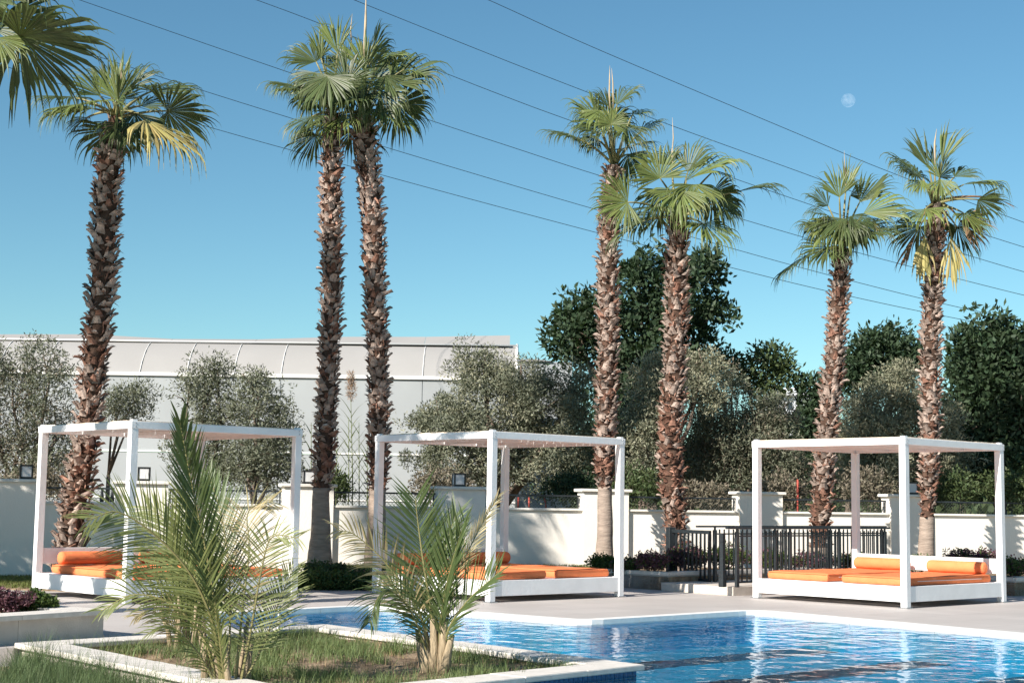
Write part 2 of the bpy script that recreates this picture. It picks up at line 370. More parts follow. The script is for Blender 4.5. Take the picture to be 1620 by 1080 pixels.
# planter wall below the coping
wi = quad_offset(AP, BP, CP, DP, .045); wi2 = quad_offset(AP, BP, CP, DP, .26)
wm = MB()
for i in range(4):
    a, b, c, d = wi[i], wi[(i + 1) % 4], wi2[(i + 1) % 4], wi2[i]
    wm.add([tuple((p - PB)[:2]) + (z,) for z in (-.7, -.002) for p in (a, b, c, d)], [(0, 1, 5, 4), (1, 2, 6, 5), (2, 3, 7, 6), (3, 0, 4, 7), (4, 5, 6, 7)])
wm.build('planter_wall', M['stone'], pl)
# mosaic tiles on the pool faces of the planter wall (C-D side, seen; and B-C side)
tme = {}
for (a, b, cnt_from) in ((wi[2], wi[3], 0),):
    u = (b - a).normalized(); nrm = Vector((u.y, -u.x, 0)); nrm = nrm if (nrm.dot(a - (AP + CP) / 2)) > 0 else -nrm
    ts = .05; me = MB().box((.0022, -.004, .0022), (ts - .0022, .004, ts - .0022)).mesh('tile', M['tile'])
    Mr = Matrix(((u.x, nrm.x, 0, 0), (u.y, nrm.y, 0, 0), (0, 0, 1, 0), (0, 0, 0, 1)))
    for q in range(62):
        for rr in range(2):
            p = a + u * (q * ts) - PB; mm = Mr.copy(); mm.translation = (p.x + nrm.x * .001, p.y + nrm.y * .001, -.004 - ts * (rr + 1))
            inst(me, 'tile', pl, mm)
lo = MB()
for z0, z1 in ((-.7, -.106),):
    a, b = wi[2], wi[3]
    lo.add([tuple((p + nrm * .003 - PB)[:2]) + (z,) for z in (z0, z1) for p in (a, b)], [(0, 1, 3, 2)])
lo.build('tile_band', M['tile'], pl)
# blue mosaic lining under the rim
lin = MB(); q_ = offset_poly(rs, -.012)
for a, b in zip(q_, q_[1:]): lin.add([(a.x, a.y, -.6), (b.x, b.y, -.6), (b.x, b.y, -.051), (a.x, a.y, -.051)], [(0, 1, 2, 3)])
tag(lin.build('pool_wall', pool_floor_mat(A, False, 'pool_wall_mosaic')), kind='structure')
# the water sheet, bounded by the deck, the planter wall and the near terrace
WZ = -.036
wk_ = quad_offset(AP, BP, CP, DP, .10)
up6 = Vector((0, .06, 0))
wp = [(p.x, p.y) for p in rounded([e0 + up6, e1 + up6, e2 + up6, e3 + up6, e4 + Vector((.06, 0, 0))], .28)] + [(14.5, 4), (wk_[3].x, 4)] + [tuple(wk_[q][:2]) for q in (3, 2, 1)] + [(left_turn.x - .05, left_turn.y)]
wo = MB().add([(x, y, WZ) for x, y in wp], [tuple(range(len(wp)))]).build('pool_water', water_mat()); tag(wo, kind='structure')
if wo.data.polygons[0].normal.z < 0: wo.data.flip_normals()
# soil inside
def soil_patch(name, quad, z, amp, n=36, seed=1):
    r = np.random.RandomState(seed); q = [np.array(p[:2]) for p in quad]
    s, t = np.meshgrid(np.linspace(0, 1, n), np.linspace(0, 1, n))
    xy = (q[0][None, None] * ((1 - s) * (1 - t))[..., None] + q[1] * (s * (1 - t))[..., None] + q[2] * (s * t)[..., None] + q[3] * ((1 - s) * t)[..., None])
    zz = z + amp * (np.sin(xy[..., 0] * 5.1 + 1) * np.sin(xy[..., 1] * 4.3) * .5 + r.uniform(-.5, .5, s.shape) * .6)
    v = np.concatenate([xy, zz[..., None]], -1).reshape(-1, 3)
    i = np.arange(n * n).reshape(n, n); f = np.stack([i[:-1, :-1], i[:-1, 1:], i[1:, 1:], i[1:, :-1]], -1).reshape(-1, 4)
    return v, f
v, f = soil_patch('planter_soil', wi2, -.035, .03)
tag(np_obj('planter_soil', v, f, M['soil'], smooth=True), kind='structure')
# foreground bed left of the planter
FB = [DP + (DP - AP).normalized() * 2.5 + Vector((0, 0, 0)), AP + (DP - AP).normalized() * -.02, AP + Vector((-1.0, -.62, 0)), DP + Vector((-4.5, -2.5, 0))]
fb_in = [FB[1] + (DP - AP).normalized() * .10 + Vector((.03, -.035, 0)), FB[0], FB[3], FB[2]]
v, f = soil_patch('front_bed_soil', fb_in, -.13, .03, seed=4)
tag(np_obj('front_bed_soil', v, f, M['soil'], smooth=True), kind='structure')

# grass blades
def blades(pos, h, wd, lean, seed, seg=3):
    """pos (N,3); h (N,), returns verts, quads. curved tapered blades"""
    r = np.random.RandomState(seed); N = len(pos)
    az = r.uniform(0, 2 * np.pi, N); ln = r.uniform(.15, 1, N) * lean
    d = np.stack([np.cos(az), np.sin(az)], -1); side = np.stack([-np.sin(az + r.normal(0, .6, N)), np.cos(az)], -1)
    V = []
    for k in range(seg + 1):
        t = k / seg; c = np.concatenate([pos[:, :2] + d * (h * ln * t ** 1.8)[:, None], (pos[:, 2] + h * (t - .35 * ln * t ** 2.5))[:, None]], -1)
        ww = wd * (1 - t * .92) * .5; o = np.concatenate([side * (ww[:, None] if isinstance(ww, np.ndarray) else ww), np.zeros((N, 1))], -1)
        V += [c - o, c + o]
    V = np.stack(V, 1); n = 2 * (seg + 1); base = (np.arange(N) * n)[:, None]
    Fq = np.concatenate([base + np.array([[2 * k, 2 * k + 1, 2 * k + 3, 2 * k + 2]]) for k in range(seg)], 0)
    return V.reshape(-1, 3), Fq
def in_quad(q, N, seed):
    r = np.random.RandomState(seed); s, t = r.rand(N), r.rand(N); q = [np.array(p[:2]) for p in q]
    return (q[0][None] * ((1 - s) * (1 - t))[:, None] + q[1][None] * (s * (1 - t))[:, None] + q[2][None] * (s * t)[:, None] + q[3][None] * ((1 - s) * t)[:, None])
def tufts(quad, ntuft, per, hm, spread, z, mat_, name, seed, lean=.8, wd=.006, mask=None):
    r = np.random.RandomState(seed); c = in_quad(quad, ntuft, seed)
    if mask is not None: c = c[mask(c)]
    hh = np.clip(r.normal(1, .25, len(c)), .4, 1.6)
    pos = np.repeat(c, per, 0) + r.normal(0, spread, (len(c) * per, 2)); h = np.repeat(hh, per) * hm * r.uniform(.5, 1.15, len(pos))
    v, f = blades(np.concatenate([pos, np.full((len(pos), 1), z)], -1), h, wd, lean, seed)
    return tag(np_obj(name, v, f, mat_), kind='stuff')
npat = lambda c, s: np.sin(c[:, 0] * 3.1 + s) + np.sin(c[:, 1] * 2.7 - s) + np.sin((c[:, 0] + c[:, 1]) * 5.3 + s)
tufts(wi2, 900, 24, .12, .04, -.045, M['grass'], 'planter_grass', 3, mask=lambda c: npat(c, 1) > -.55 )
tufts(wi2, 240, 12, .07, .04, -.045, M['dry_grass'], 'planter_dry_grass', 5, mask=lambda c: npat(c, 3) > -.9)
FQ = [G(14, 1085, -.13), G(62, 1058, -.13), AP + (DP - AP) * .93 + Vector((-.12, -.12, 0)), DP + Vector((-1.6, -.9, 0))]
tufts(FQ, 210, 75, .23, .036, -.14, M['blue_grass'], 'front_bed_grass', 8, lean=.75, wd=.0055)
tufts(FQ, 60, 9, .31, .05, -.14, M['blue_grass'], 'front_bed_seed_stalks', 9, lean=.5, wd=.004)

# ------------------------------------------------------------------ beds and lawns at the back
WL, WR = Vector((-7.43, 23.0, 0)), Vector((8.79, 27.2, 0)); WU = (WR - WL).normalized(); WN = Vector((WU.y, -WU.x, 0))
WANG = math.atan2(WU.y, WU.x)
def wall_s(px):
    d = ray(px, 800); # X/Y ratio
    k_ = d.x / d.y; t = (k_ * WL.y - WL.x) / (WU.x - k_ * WU.y); return t
def wall_p(s, off=0): return WL + WU * s + WN * off
BZ = .25
b0 = G(887, 897, BZ); b1 = G(1058, 905.5, BZ); b2 = b1 + E1 * 3.5; b3 = b2 - E2 * 3.4
hl = G(463, 931, 0); hr = G(612, 934, 0)
bleft = b0 + (b0 - b1).normalized() * 1.25
bed_poly = [bleft, b1, b2, b3, b3 + E1 * 6, wall_p(24, .1), wall_p(wall_s(505), .1), Vector((-2.6, 21.3, 0))]
bedo = MB().prism([(p.x, p.y) for p in bed_poly], -.3, BZ - .06).build('raised_bed', M['soil']); tag(bedo, kind='structure')
bedo.modifiers.new('tri', 'TRIANGULATE')
def kerb(name, pts, w_, z0, z1, label, capz=.05, capo=.03, step=.8, m1='bedstone', m2='coping'):
    """retaining kerb along a polyline: each panel and each cap slab its own piece"""
    root = empty(name, (pts[0].x, pts[0].y, 0)); tag(root, label, 'kerb'); O = Vector((pts[0].x, pts[0].y, 0))
    for a, b in zip(pts, pts[1:]):
        u = (b - a); u.z = 0; L = u.length; u.normalize(); nn = Vector((-u.y, u.x, 0)); n = max(1, round(L / step))
        for q in range(n):
            p0 = a + u * (L * q / n + .002); p1 = a + u * (L * (q + 1) / n - .002)
            bb = [p0, p1, p1 + nn * w_, p0 + nn * w_]; MB().prism([tuple((p - O)[:2]) for p in bb], z0, z1 - capz - .001).build('stone_panel', M[m1], root)
            bb = [p0 - nn * capo, p1 - nn * capo, p1 + nn * (w_ + .04), p0 + nn * (w_ + .04)]; MB().prism([tuple((p - O)[:2]) for p in bb], z1 - capz, z1).build('cap_slab', M[m2], root)
    return root
kerb('bed_kerb', [bleft, b1], .14, 0, BZ + .01, 'grey stone kerb of the raised bed left of the metal gate')
kerb('bed_kerb', [b1 + E1 * .02 + E2 * .02, b2], .12, 0, BZ + .01, 'grey stone kerb running behind the metal railing')
kerb('bed_kerb', [b2, b3, b3 + E1 * 5], .14, 0, BZ + .01, 'grey stone kerb of the bed right of the right-hand canopy bed')

LN = [Vector((-9, 20.4, 0)), Vector((-4.4, 19.4, 0)), Vector((-2.6, 21.3, 0)), wall_p(wall_s(505), .1), wall_p(-2.5, .1)]
lw = MB().prism([(p.x, p.y) for p in LN], -.3, .02).build('lawn', M['soil']); tag(lw, kind='structure')
def scatter_poly(poly, N, seed):
    r = np.random.RandomState(seed); p = np.array([q[:2] for q in poly]); lo_, hi_ = p.min(0), p.max(0); c = r.uniform(lo_, hi_, (N, 2)); ins = np.zeros(N, bool); j = len(p) - 1
    for i in range(len(p)):
        cond = ((p[i, 1] > c[:, 1]) != (p[j, 1] > c[:, 1])) & (c[:, 0] < (p[j, 0] - p[i, 0]) * (c[:, 1] - p[i, 1]) / (p[j, 1] - p[i, 1] + 1e-9) + p[i, 0]); ins ^= cond; j = i
    return c[ins]
def lawn(name, poly, z, N, h, seed):
    c = scatter_poly(poly, N, seed); r = np.random.RandomState(seed); v, f = blades(np.concatenate([c, np.full((len(c), 1), z)], -1), h * r.uniform(.5, 1.2, len(c)), .012, .8, seed, 2)
    tag(np_obj(name, v, f, M['lawn']), kind='stuff')
lawn('lawn_grass', LN, .015, 42000, .05, 11)
LB = [wall_p(wall_s(470), .15), wall_p(wall_s(470), 1.6), wall_p(wall_s(925), 1.5), wall_p(wall_s(925), .15)]
lawn('bed_lawn_grass', LB, BZ - .065, 16000, .07, 12)

# ------------------------------------------------------------------ boundary wall
CAPZ, PIERZ = 1.13, 1.455
bw = empty('boundary_wall', (WL.x, WL.y, 0), WANG); tag(bw, 'long cream garden wall with stepped piers behind the palms', 'wall')
pier_px = [16, 223, 486, 727, 954, 1198, 1434, 1672, -200]
pier_s = sorted(wall_s(p) for p in pier_px)
pier_s = [pier_s[0] - 2.4] + pier_s + [pier_s[-1] + 2.5]
PW = .78
pm = MB().box((-PW / 2, -.17, -.3), (PW / 2, .17, PIERZ - .05)).mesh('pier', M['wall'])
cm = MB().box((-PW / 2 - .05, -.22, PIERZ - .049), (PW / 2 + .05, .22, PIERZ), .008).mesh('pier_cap', M['cap'])
for s in pier_s:
    inst(pm, 'pier', bw, Matrix.Translation((s, 0, 0))); inst(cm, 'pier_cap', bw, Matrix.Translation((s, 0, 0)))
for a, b in zip(pier_s, pier_s[1:]):
    x0, x1 = a + PW / 2 + .001, b - PW / 2 - .001
    MB().box((x0, -.10, -.3), (x1, .10, CAPZ - .04)).build('wall_panel', M['wall'], bw)
    MB().box((x0, -.145, CAPZ - .039), (x1, .145, CAPZ), .006).build('cap_stone', M['cap'], bw)
# lanterns on piers
def lantern(px, label, tw=0.0):
    s = wall_s(px); p = wall_p(s); root = empty('pier_lantern', (p.x, p.y, PIERZ), WANG + tw); tag(root, label, 'lantern', 'lanterns on the wall piers')
    h = .095; t = .022; m = MB()
    m.box((-h, -h, 0), (h, h, .034)).box((-h, -h, .192), (h, h, .215))
    for sx in (-1, 1):
        for sy in (-1, 1):
            m.box((sx * h - (t if sx > 0 else 0), sy * h - (t if sy > 0 else 0), .0341), (sx * h + (t if sx < 0 else 0), sy * h + (t if sy < 0 else 0), .1919))
    m.build('frame', M['black'], root)
    g = .003
    for an in range(4):
        c, s_ = math.cos(an * math.pi / 2), math.sin(an * math.pi / 2); e = h - t - .002
        q = [(-e, -h + g + .006, .035), (e, -h + g + .006, .035), (e, -h + g + .006, .191), (-e, -h + g + .006, .191)]; q2 = [(x, y + .004, z) for x, y, z in q]
        MB().add([(x * c - y * s_, x * s_ + y * c, z) for x, y, z in q + q2], [(0, 1, 2, 3), (7, 6, 5, 4), (0, 4, 5, 1), (1, 5, 6, 2), (2, 6, 7, 3), (3, 7, 4, 0)]).build('glass_pane', M['glass'], root)
lantern(39, 'black box lantern on the pier left of the thick palm', .1)
lantern(226, 'black box lantern on the pier beside the front post of the palm-screened canopy bed', -.05)
lantern(487, 'black box lantern partly behind the palm trunk next to the left canopy bed')
lantern(725, 'black box lantern on the pier seen through the middle canopy bed')
lantern(1441, 'black box lantern half hidden by the front post of the right canopy bed')
# mesh fence bays
def fence_bay(i, label, rail=.21):
    a, b = pier_s[i] + PW / 2, pier_s[i + 1] - PW / 2; p = wall_p((a + b) / 2)
    root = empty('mesh_fence', (p.x, p.y, CAPZ), WANG); tag(root, label, 'fence', 'mesh fences between the wall piers'); L = (b - a) / 2 - .01
    MB().box((-L, -.012, rail - .02), (L, .012, rail + .008)).build('top_rail', M['metal'], root)
    for x in (-L + .02, L - .04): MB().box((x, -.012, 0), (x + .02, .012, rail - .022)).build('post', M['metal'], root)
    m = MB(); hh = rail - .02; st = .055; k_ = -hh
    x = -L - hh
    while x < L:
        for sgn in (1, -1):
            x0, x1 = x, x + hh; z0, z1 = (0, hh) if sgn > 0 else (hh, 0)
            if x0 < -L: z0 = z0 + (z1 - z0) * (-L - x0) / (x1 - x0); x0 = -L
            if x1 > L: z1 = z0 + (z1 - z0) * (L - x0) / (x1 - x0); x1 = L
            if x1 - x0 > .01: m.tube([(x0, sgn * .003, z0), (x1, sgn * .003, z1)], .0022, 3, False)
        x += st
    tag(m.build('wire_mesh', M['mesh'], root), kind='stuff'); return root
bi = {px: pier_s.index(wall_s(px)) for px in pier_px}
fl = fence_bay(bi[16], 'dark rail and mesh above the wall behind the thick palm')
for x in (.37, .52):
    MB().tube([(x, 0, 0), (x, 0, .05), (x, 0, .1), (x, 0, .15), (x, 0, .19)], [.03, .034, .026, .018, .02], 8).build('baluster', M['metal'], fl)
fence_bay(bi[223], 'dark mesh fence above the wall behind the left canopy bed')
fence_bay(bi[486], 'dark mesh fence above the wall between the two close palms')
fence_bay(bi[727], 'mesh fence above the wall behind the middle canopy bed with pink stakes behind it')
fence_bay(bi[954], 'mesh fence above the wall left of the gate')
fence_bay(bi[1198], 'mesh fence above the wall above the metal railing')
fence_bay(bi[1434], 'mesh fence above the wall behind the right canopy bed')
def stake(px, top, bot, label, lean=0):
    a = P(px, bot, 27.2); b = P(px + lean, top, 27.2)
    o = MB().tube([(0, 0, -.5), (b - a) * .5, (b - a)], .018, 6).build('red_stake', M['redpost']); o.location = a; tag(o, label, 'stake', 'red stakes behind the fence')
stake(820, 786, 808, 'short red stake behind the fence, nearest the middle canopy bed post')
stake(837, 786, 808, 'short red stake behind the fence, middle one of three')
stake(866, 787, 808, 'leaning red stake behind the fence left of a wall pier', -5)
stake(1262, 758, 815, 'tall red stake behind the fence near the left post of the right canopy bed')

# ------------------------------------------------------------------ left stone planter
s0 = G(163, 1007, 0); sd = -E2
LPo = [s0, s0 - (E1 * .0) , ]
lp = empty('stone_planter', (s0.x, s0.y, 0)); tag(lp, 'square-edged beige stone planter with purple and green shrubs', 'planter')
pr = (G(0, 1020.5, 0) - s0); pr.z = 0; pr.normalize()          # along the front face, towards the left
pb = Vector((pr.y, -pr.x, 0)); pb = pb if pb.y > 0 else -pb       # away from the camera
H1 = .235
for q in range(4):
    a = pr * (q * .9 + .002); b = pr * ((q + 1) * .9 - .002)
    MB().prism([tuple(p[:2]) for p in (a, b, b + pb * .14, a + pb * .14)][::-1], 0, H1 - .041).build('stone_panel', M['stone'], lp)
    MB().prism([tuple(p[:2]) for p in (a - pb * .045, b - pb * .045, b + pb * .26, a + pb * .26)][::-1], H1 - .04, H1).build('cap_slab', M['coping'], lp)
for q in range(3):
    a = pb * (q * .8 + .142); b = pb * ((q + 1) * .8 + .14)
    MB().prism([tuple(p[:2]) for p in (a, b, b + pr * .14, a + pr * .14)], 0, H1 - .041).build('stone_panel', M['stone'], lp)
    a = pb * (q * .8 + .262); b = pb * ((q + 1) * .8 + .26)
    MB().prism([tuple(p[:2]) for p in (a - pr * .045, b - pr * .045, b + pr * .26, a + pr * .26)], H1 - .04, H1).build('cap_slab', M['coping'], lp)
MB().prism([tuple(p[:2]) for p in (pr * -.045 - pb * .045, pr * .0 - pb * .045, pr * .0 + pb * .26, pr * -.045 + pb * .26)][::-1], H1 - .0405, H1 - .0005).build('cap_slab', M['coping'], lp)
MB().prism([tuple(p[:2]) for p in (pr * .15 + pb * .15, pr * 3.6 + pb * .15, pr * 3.6 + pb * 2.5, pr * .15 + pb * 2.5)], 0, H1 - .06).build('soil', M['soil'], lp)

# ------------------------------------------------------------------ canopy beds
W_, H_, PT = 2.35, 2.07, .09
def P4(x0, y0, z0, x1, y1, z1, bev=.004): return MB().box((x0, y0, z0), (x1, y1, z1), bev)
post_me = P4(0, 0, .012, PT, PT, H_ - .085).mesh('post', M['white'])
foot_me = P4(-.02, -.02, 0, PT + .02, PT + .02, .011, .002).mesh('foot_plate', M['steel'])
cap_me = P4(.012, .012, H_ - .001, PT - .012, PT - .012, H_ + .022).mesh('post_cap', M['white'])
BH = .085
def canopy_bed(loc, rz, label, swap):
    """swap: headboard on the far-left side instead of the far-right side"""
    r = empty('canopy_bed', loc, rz); tag(r, label, 'daybed', 'white canopy beds by the pool')
    for x, y in ((0, 0), (W_ - PT, 0), (0, W_ - PT), (W_ - PT, W_ - PT)):
        p = inst(post_me, 'post', r, Matrix.Translation((x, y, 0)))
        f_ = bpy.data.objects.new('foot_plate', foot_me); col.objects.link(f_); f_.parent = p
        c_ = bpy.data.objects.new('post_cap', cap_me); col.objects.link(c_); c_.parent = p
    z0 = H_ - BH + .0005
    e = .006
    for nm, b in (('beam', (-e, -e, z0, W_ + e, .05, H_)), ('beam', (-e, W_ - .05, z0, W_ + e, W_ + e, H_)), ('beam', (-e, .0505, z0, .05, W_ - .0505, H_ - .0006)), ('beam', (W_ - .05, .0505, z0, W_ + e, W_ - .0505, H_ - .0006))):
        P4(*b).build(nm, M['white'], r)
    # roof of boards, laid in short lengths with open joints, just inside the beams
    n = 17; bw_ = (W_ - .14) / n; rr = random.Random(int(loc[0] * 100))
    for i in range(n):
        a = .07 + i * bw_
        g0, g1 = rr.uniform(.001, .006), rr.uniform(.001, .006); dz = rr.uniform(0, .006)
        if swap: b = (.052, a + g0, H_ - .03 + dz, W_ - .052, a + bw_ - g1, H_ + .012 + dz)
        else: b = (a + g0, .052, H_ - .03 + dz, a + bw_ - g1, W_ - .052, H_ + .012 + dz)
        MB().box(b[:3], b[3:]).build('roof_board', M['ceiling'], r)
    for i in range(3):
        a = W_ * (i + 1) / 4
        b = (a - .02, .051, H_ - .075, a + .02, W_ - .051, H_ - .032) if swap else (.051, a - .02, H_ - .075, W_ - .051, a + .02, H_ - .032)
        MB().box(b[:3], b[3:]).build('roof_joist', M['white'], r)
    for bx_, by_, ax_ in ((-e, PT / 2, 0), (PT / 2, -e, 1), (W_ - PT / 2, -e, 1), (-e, W_ - PT / 2, 0)):
        for bz in (H_ - .06, H_ - .022):
            c0 = Vector((bx_, by_, bz)); d0 = Vector((-.004, 0, 0)) if ax_ == 0 else Vector((0, -.004, 0)); MB().tube([c0, c0 + d0], .008, 8).build('bolt', M['steel'], r)
    # base
    q = .012
    for b in ((PT + .001, q, .075, W_ - PT - .001, q + .03, .262), (PT + .001, W_ - q - .03, .075, W_ - PT - .001, W_ - q, .262), (q, PT + .001, .075, q + .03, W_ - PT - .001, .262), (W_ - q - .03, PT + .001, .075, W_ - q, W_ - PT - .001, .262)):
        P4(*b, bev=.003).build('side_panel', M['white'], r)
    nb = 9
    for i in range(nb):
        x0 = .045 + i * (W_ - .09) / nb; x1 = x0 + (W_ - .09) / nb - .008
        b = (.095, x0, .238, W_ - .095, x1, .258); MB().box(b[:3], b[3:]).build('slat', M['white'], r)
    hb = (PT + .001, W_ - .062, .37, W_ - PT - .001, W_ - .028, .565) if swap else (W_ - .062, PT + .001, .37, W_ - .028, W_ - PT - .001, .565)
    P4(*hb).build('headboard', M['white'], r)
    for k_ in (.33, .67):
        b = (W_ * k_ - .03, W_ - .027, .26, W_ * k_ + .03, W_ - .0035, .55) if swap else (W_ - .027, W_ * k_ - .03, .26, W_ - .0035, W_ * k_ + .03, .55)
    return r
def cushion_mesh(L, Wd, H, name):
    m = MB(); nx, ny = 12, 8; b = .022; rr = random.Random(3)
    # rounded slab by superellipse-like grid on 3 layers
    def prof(x, y):
        dx = min(x, L - x); dy = min(y, Wd - y); d = min(dx, dy); t = max(0, 1 - d / .05); return H - .018 * t * t + .006 * math.sin(x * 7) * math.sin(y * 9)
    vs = []; xs = [0, .012, .03, .06] + [.06 + (L - .12) * i / nx for i in range(1, nx)] + [L - .06, L - .03, L - .012, L]; ys = [0, .012, .03, .06] + [.06 + (Wd - .12) * i / ny for i in range(1, ny)] + [Wd - .06, Wd - .03, Wd - .012, Wd]
    for y in ys:
        for x in xs: vs.append((x, y, prof(x, y)))
    n, k_ = len(xs), len(ys); fs = [(j * n + i, j * n + i + 1, (j + 1) * n + i + 1, (j + 1) * n + i) for j in range(k_ - 1) for i in range(n - 1)]
    m.add(vs, fs, True)
    ring = [(x, 0) for x in xs] + [(L, y) for y in ys[1:]] + [(x, Wd) for x in xs[::-1][1:]] + [(0, y) for y in ys[::-1][1:-1]]
    vv = []; c = (L / 2, Wd / 2)
    for z, o in ((H - .018, 0), (H * .6, .006), (H * .3, .005), (.012, 0), (0, -.012)):
        for x, y in ring:
            ox = (1 if x >= L else -1 if x <= 0 else 0); oy = (1 if y >= Wd else -1 if y <= 0 else 0); vv.append((x + ox * o, y + oy * o, z))
    nr = len(ring); m.add(vv, [(q_ * nr + (i + 1) % nr, q_ * nr + i, (q_ + 1) * nr + i, (q_ + 1) * nr + (i + 1) % nr) for q_ in range(4) for i in range(nr)], True)
    return m.mesh(name, M['orange'])
mat_me = cushion_mesh(1.98, .93, .10, 'mattress')
_r = .004
pipe_me = MB().tube([(.02, -.006, .088), (1.96, -.006, .088), (1.986, .02, .088), (1.986, .91, .088), (1.96, .936, .088), (.02, .936, .088), (-.006, .91, .088), (-.006, .02, .088), (.02, -.006, .088)], .0065, 6, False).mesh('piping', M['orange'])
zip_me = MB().box((.25, -.0105, .045), (1.75, -.0055, .054)).mesh('zip', M['zip'])
def bolster_mesh():
    m = MB(); L = .86; r_ = .082; pts = []; rs_ = []
    for t, k_ in ((0, .02), (.004, .55), (.012, .8), (.03, .96), (.06, 1), (.25, 1.02), (.5, .985), (.75, 1.02), (.94, 1), (.97, .96), (.988, .8), (.996, .55), (1, .02)): pts.append((0, t * L, r_)); rs_.append(r_ * k_)
    m.tube(pts, rs_, 18); return m.mesh('bolster', M['orange'])
bol_me = bolster_mesh()
def dress(loc, rz, swap, labels, seat, tweaks):
    B = Matrix.Translation(loc) @ Matrix.Rotation(rz, 4, 'Z')
    if swap: S = B @ Matrix.Translation((W_, 0, 0)) @ Matrix.Rotation(R(90), 4, 'Z')     # local x -> away from camera-right side, headboard at local x = W_
    else: S = B
    for (y0, lm, lb, dx, tz) in ((tweaks[0][0], labels[0], labels[2], tweaks[0][1], tweaks[0][2]), (tweaks[1][0], labels[1], labels[3], tweaks[1][1], tweaks[1][2])):
        o = bpy.data.objects.new('mattress', mat_me); col.objects.link(o); o.matrix_world = S @ Matrix.Translation((.17 + dx, y0, .2635)) @ Matrix.Rotation(tz, 4, 'Z'); tag(o, lm, 'mattress', 'orange mattresses on the canopy beds')
        z = bpy.data.objects.new('zip', zip_me); col.objects.link(z); z.parent = o; z = bpy.data.objects.new('piping', pipe_me); col.objects.link(z); z.parent = o
        o = bpy.data.objects.new('bolster', bol_me); col.objects.link(o); o.matrix_world = S @ Matrix.Translation((2.10 + dx * .3, y0 + .03, .361)) @ Matrix.Rotation(tz * .5, 4, 'Z'); tag(o, lb, 'bolster', 'orange bolsters on the canopy beds')
C1, C2, C3 = (-4.3235, 17.418, 0), (-.2231, 18.648, 0), (4.827, 18.689, 0)
canopy_bed(C1, .7442, 'white canopy bed at the far left, screened by the young palm', True)
canopy_bed(C2, .739, 'white canopy bed in the middle, behind the smaller young palm', True)
canopy_bed(C3, .7469, 'white canopy bed on the right in front of the metal railing', False)
dress(C3, .7469, False, ['orange mattress of the right canopy bed, nearest the pool', 'orange mattress of the right canopy bed, nearest the railing', 'orange bolster of the right canopy bed marked by a post shadow', 'orange bolster of the right canopy bed nearest the railing'], 0, [(.12, 0, 0), (1.28, .0, .012)])
dress(C2, .739, True, ['orange mattress of the middle canopy bed, showing beside its right post', 'orange mattress of the middle canopy bed, mostly behind the small palm', 'shaded orange bolster of the middle canopy bed beside its rear post', 'sunlit orange bolster of the middle canopy bed behind the small palm'], 0, [(.12, 0, 0), (1.26, .0, .01)])
dress(C1, .7442, True, ['orange mattress of the left canopy bed, mostly behind the young palm', 'orange mattress of the left canopy bed nearest its left post', 'orange bolster of the left canopy bed hidden behind palm fronds', 'orange bolster of the left canopy bed below the headboard near the thick palm'], 0, [(.12, 0, 0), (1.24, .0, .01)])

# ------------------------------------------------------------------ gate, railings, steps
SZ = .12
ga = G(1166, 928.5, SZ); gb = G(1131, 920, SZ)
def railing(start, L, label, lower):
    root = empty('metal_railing', (start.x, start.y, SZ), A); tag(root, label, 'railing', 'railings beside the walkway'); T = .79
    MB().box((-.22 if lower else -.40, -.025, T - .012), (L + .12, .025, T + .014), .005).build('handrail', M['metal'], root)
    MB().box((0, -.008, T - .115), (L, .008, T - .095)).build('middle_rail', M['metal'], root)
    MB().box((0, -.008, .055), (L, .008, .075)).build('bottom_rail', M['metal'], root)
    n = 3; pm_ = MB().box((-.025, -.02, 0), (.025, .02, T - .05)).box((-.012, -.01, T - .05), (.012, .01, T - .012)).mesh('post', M['metal'])
    for i in range(n + 1): inst(pm_, 'post', root, Matrix.Translation((L * i / n, 0, 0)))
    bm_ = MB().box((-.009, -.007, .0755), (.009, .007, T - .1155)).box((-.009, -.007, T - .0945), (.009, .007, T - .04)).mesh('baluster', M['metal'])
    m = int(L / .105)
    for i in range(1, m):
        x = L * i / m
        if min(abs(x - L * j / n) for j in range(n + 1)) > .04: inst(bm_, 'baluster', root, Matrix.Translation((x, 0, 0)))
railing(ga, 3.5, 'dark grey metal railing along the near side of the walkway', True)
railing(gb, 4.2, 'dark grey metal railing along the far side of the walkway, beside the bed kerb', False)
# gate leaf, swung open to the left
g0 = gb + Vector((-.07, -.02, 0)); g1 = G(1064, 922, .05); gu = (g1 - g0); gu.z = 0; gl_ = gu.length; gang = math.atan2(gu.y, gu.x)
gt = empty('metal_gate', (g0.x, g0.y, SZ), gang); tag(gt, 'dark grey barred metal gate leaf standing open left of the railings', 'gate')
MB().box((.0, -.018, .68), (gl_, .018, .73)).build('top_rail', M['metal'], gt); MB().box((0, -.018, .0), (gl_, .018, .04)).build('bottom_rail', M['metal'], gt)
MB().box((0, -.02, .0405), (.035, .02, .6795)).build('stile', M['metal'], gt)
MB().box((gl_ + .001, -.06, -.03), (gl_ + .10, .06, .76), .006).build('lock_stile', M['metal'], gt)
gbm = MB().box((-.010, -.012, .0405), (.010, .012, .6795)).mesh('bar', M['metal'])
for i in range(1, 9): inst(gbm, 'bar', gt, Matrix.Translation((.035 + (gl_ - .035) * i / 9, 0, 0)))
lk = G(1143, 928, SZ)
lp_ = empty('gate_post', (lk.x, lk.y, SZ), A); tag(lp_, 'square grey latch post standing on the step between gate and railing', 'post')
MB().box((-.03, -.03, 0), (.03, .03, .72), .004).build('shaft', M['metal'], lp_); MB().box((-.04, -.04, 0), (.04, .04, .23), .004).build('base_sleeve', M['metal'], lp_); MB().box((-.036, -.036, .60), (.036, .036, .62)).build('collar', M['metal'], lp_)
